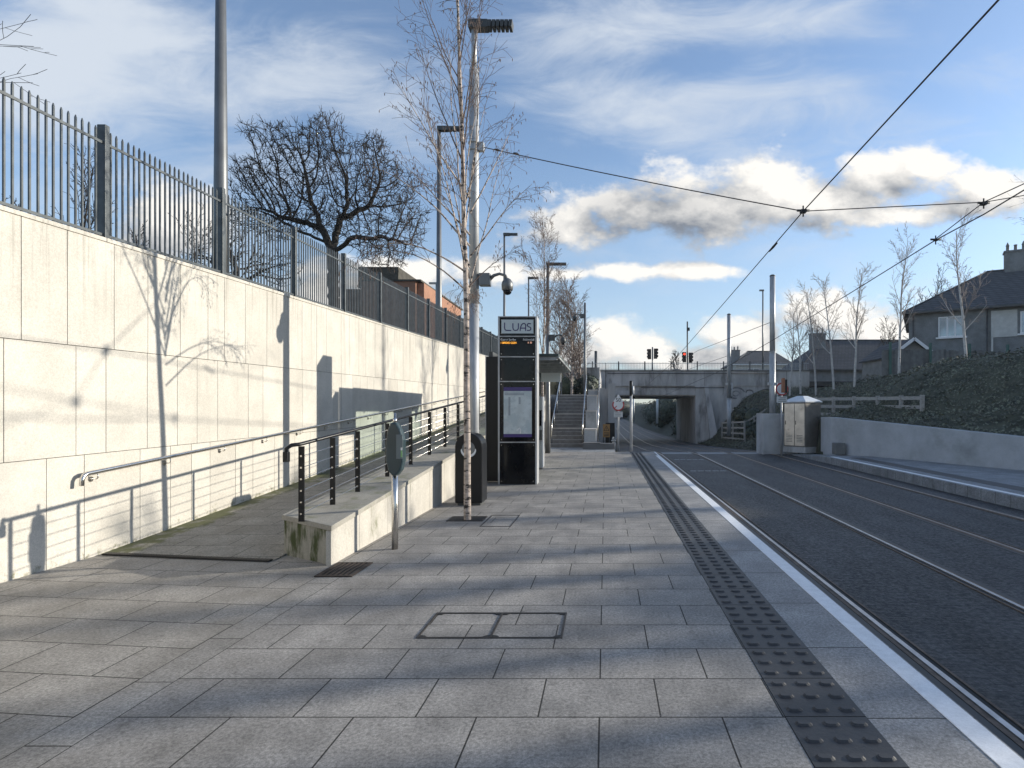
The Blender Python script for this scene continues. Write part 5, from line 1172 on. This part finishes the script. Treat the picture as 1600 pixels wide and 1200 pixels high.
# brick building at left
bb = thing('brick_building', (-15, 41, 4), 'orange brick flat roofed building beyond the fence, with a darker rooftop block', 'building')
q = MB(); q.box(-17.2, -13.4, 40.3, 52, 3.5, 10.6); q.build('wall', M_brick, bb)
q = MB(); q.box(-13.39, -12.9, 40.6, 43.6, 3.5, 10.55); q.box(-13.39, -12.9, 44.6, 51, 3.5, 10.45); q.build('brick_bay', M_brick, bb)
q = MB(); q.box(-17.3, -13.0, 40.2, 52.1, 10.6, 10.72); q.build('roof_edge', M_flatroof, bb)
q = MB(); q.box(-18.6, -15.6, 43, 50, 10.72, 12.3); q.build('rooftop_block', M_flatroof, bb)
q = MB(); q.box(-18.9, -17.2, 41, 50, 3.5, 10.2); q.build('side_wall', mat('dark_brick', (.14, .075, .05), .9, var=.2), bb)
q = MB(); x = (682 - VX) / F * 30; q.tube([(x, 30, 4), (x, 30, 8.15)], .05, 8); q.box(x - .38, x + .05, 29.93, 30.07, 8.13, 8.22); q.build('street_lamp', M_galv, label='short pale lamp post in front of the orange brick building', cat='street lamp')

# ------------------------------------------------------------------ foliage
def leaves(name, npts, sampler, size, m, seed, label=None, cat=None, kind=None):
    r = random.Random(seed); q = MB()
    for _ in range(npts):
        p, nrm = sampler(r)
        if p is None: continue
        s = size * r.uniform(.5, 1.3); a = (nrm + rv(r, .75)).normalized(); u = a.orthogonal().normalized(); v = a.cross(u); th = r.uniform(0, 6.28); u, v = u * math.cos(th) + v * math.sin(th), v * math.cos(th) - u * math.sin(th)
        q.add([p - u * s, p - v * s * .55, p + u * s, p + v * s * .55], [(0, 1, 2, 3)])
    return q.build(name, m, label=label, cat=cat, kind=kind)
def bank(r):
    y = 6 + 46 * r.random() ** .9
    x = (xw(y) + .3 if y < 22 else 8.4) + 7.5 * r.random(); z = ground_h(x, y); dn = Vector((-(ground_h(x + .2, y) - z) / .2, -(ground_h(x, y + .2) - z) / .2, 1)).normalized()
    k = .12 + .35 * max(0, noise.noise(Vector((x * .6, y * .6, 4)))) ; return Vector((x, y, z + r.random() * k)), dn
leaves('ground_cover', 70000, bank, .05, M_leaf, 1, 'low dark ivy and shrub cover over the bank on the right', 'ground cover', 'stuff')
def bushsam(blobs):
    def f(r):
        b = r.choice(blobs); v = Vector((r.gauss(0, 1), r.gauss(0, 1), r.gauss(0, 1))).normalized(); k = r.uniform(.72, 1.0) * (1 + .25 * noise.noise(v * 2 + Vector(b[:3])))
        return Vector((b[0] + v.x * b[3] * k, b[1] + v.y * b[4] * k, b[2] + v.z * b[5] * k)), v
    return f
r = random.Random(14)
def bush(cx, cy, cz, rx, ry, rz, n, label, sz=.09, nb=6):
    bl = [(cx + r.uniform(-.6, .6) * rx, cy + r.uniform(-.6, .6) * ry, cz + r.uniform(-.25, .3) * rz, rx * r.uniform(.4, .65), ry * r.uniform(.4, .65), rz * r.uniform(.45, .8)) for _ in range(nb)]
    b_ = thing('bush', (cx, cy, cz - rz), label, 'bush', 'dark bushes')
    q = MB(); rr = random.Random(int(cx * 10 + cy))
    f = bushsam(bl)
    for _ in range(n):
        p, nrm = f(rr); s = sz * rr.uniform(.5, 1.3); a = (nrm + rv(rr, .8)).normalized(); u = a.orthogonal().normalized(); v = a.cross(u)
        q.add([p - u * s, p - v * s * .6, p + u * s, p + v * s * .6], [(0, 1, 2, 3)])
    for bb_ in bl: q.lathe((bb_[0], bb_[1], bb_[2] - bb_[5] * .8), [(bb_[3] * .3, 0), (bb_[3] * .75, bb_[5] * .4), (bb_[3] * .8, bb_[5] * .9), (bb_[3] * .5, bb_[5] * 1.4), (.02, bb_[5] * 1.6)], 9)
    q.build('foliage', M_bush, b_)
    q = MB(); q.tube([(cx, cy, cz - rz - .2), (cx, cy, cz)], [.08, .04], 6); q.build('stem', M_dbark, b_)
bush(9.6, 27.5, .1, 1.6, 2.5, .9, 3000, 'dark bush behind the pale wall block at the foot of the masts')
bush(10.2, 34, .2, 1.6, 3, 1.1, 3000, 'dark bush spreading in front of the shorter catenary mast')
bush(11.8, 44, .75, 1.8, 3, 1.2, 3000, 'dark bush climbing the bank under the graffiti wall, left one')
bush(14.5, 46, 1.7, 2.2, 3, 1.0, 3000, 'dark bush under the graffiti wall, right one')
bush(11.0, 40.5, -.2, 1.4, 2.5, 1.1, 2500, 'dark bush beside the timber fence near the bridge abutment')
bush(-1.7, 34, 2.9, 1.2, 2, 1.0, 2500, 'dark bush at the head of the staircase', .07)
for i, (x, y, z, a, b_, c, lab) in enumerate(((12, 74, 0, 3.4, 7, 3.2, 'dark thicket beyond the bridge on the right of the tracks'), (13, 95, 1, 4.5, 10, 3.6, 'further thicket beyond the bridge right of the tracks'), (14, 125, 1, 6, 12, 4.5, 'thicket far down the cutting on the right'),
        (-3.6, 80, .8, 3.2, 9, 3.2, 'dark thicket beyond the bridge on the left of the tracks'), (-5, 112, 1, 5, 12, 4.2, 'thicket far down the cutting on the left'), (3, 265, 2, 24, 6, 5.5, 'distant woodland closing the end of the cutting'))):
    bush(x, y, z, a, b_, c, 4500, lab, .22 if i < 5 else .6, 9)
make_tree('bare_tree', ((1058 - VX) / F * 68, 68, 3.8), 4.0, (0, 0), 31, dict(HP, rmin=.02, n=[18, 6, 3]), [M_dbark, M_dbark], 'round bare shrub standing behind the bridge railing between the signals', 'tree', None, .08)
make_tree('bare_tree', ((1440 - VX) / F * 48, 48, 3.0), 8.2, (0, 0), 33, dict(HP, rmin=.012, n=[24, 8, 3]), [M_dbark, M_dbark], 'dark bare tree behind the left end of the pebbledash house', 'tree', None, .12)
make_tree('bare_tree', ((1385 - VX) / F * 50, 50, 3.0), 5.6, (0, 0), 34, dict(HP, rmin=.012, n=[20, 8, 3]), [M_dbark, M_dbark], 'low bare tree left of the pebbledash house', 'tree', None, .12)
# trees out of frame to the right whose shadows streak the platform
SHP = dict(RP); SHP.update(n=[9, 6, 4], rmin=.022, len=[(.2, .38), (.3, .5), (.3, .5)], start=[.30, .15, .1], wig=[.012, .08, .12, .2], ang=[(12, 32), (20, 50), (20, 55)])
s0 = make_tree('street_tree', (24, 9.75, 3), 5.5, (0, 0), 51, SHP, [M_dbark, M_dbark], 'tall straight bare tree outside the photo on the right, first in its row', 'tree', 'trees outside the frame', .21)
for i, (x, y, rz, sc_) in enumerate(((24.6, 10.8, 2, 1.05), (23.5, 12.1, 4, .98), (25, 13.5, 1, 1.0), (24, 15.4, 5, .95), (26, 18.6, 3, 1.05), (24, 8.6, 0.6, 1.0))):
    dup(s0, (x, y, 3), rz, ('second', 'third', 'fourth', 'fifth', 'sixth', 'seventh')[i] + ' tall straight bare tree of the row outside the photo on the right', scale=(sc_ * 1.1, sc_ * 1.1, sc_))
hb = MB(); hb.box(-60, 90, -12, 290, -4, 17); hz_o = hb.build('haze', MATS['render_wall'], kind='stuff')
hm = bpy.data.materials.new('haze'); hm.use_nodes = True; hn = hm.node_tree; hn.nodes.remove(hn.nodes['Principled BSDF']); pv = hn.nodes.new('ShaderNodeVolumePrincipled')
pv.inputs['Color'].default_value = (.86, .90, .96, 1); pv.inputs['Density'].default_value = .0003; pv.inputs['Anisotropy'].default_value = .3
hn.links.new(pv.outputs[0], hn.nodes['Material Output'].inputs['Volume']); hz_o.data.materials.clear(); hz_o.data.materials.append(hm)
for o in list(bpy.data.objects):
    if '_w' in o: del o['_w']
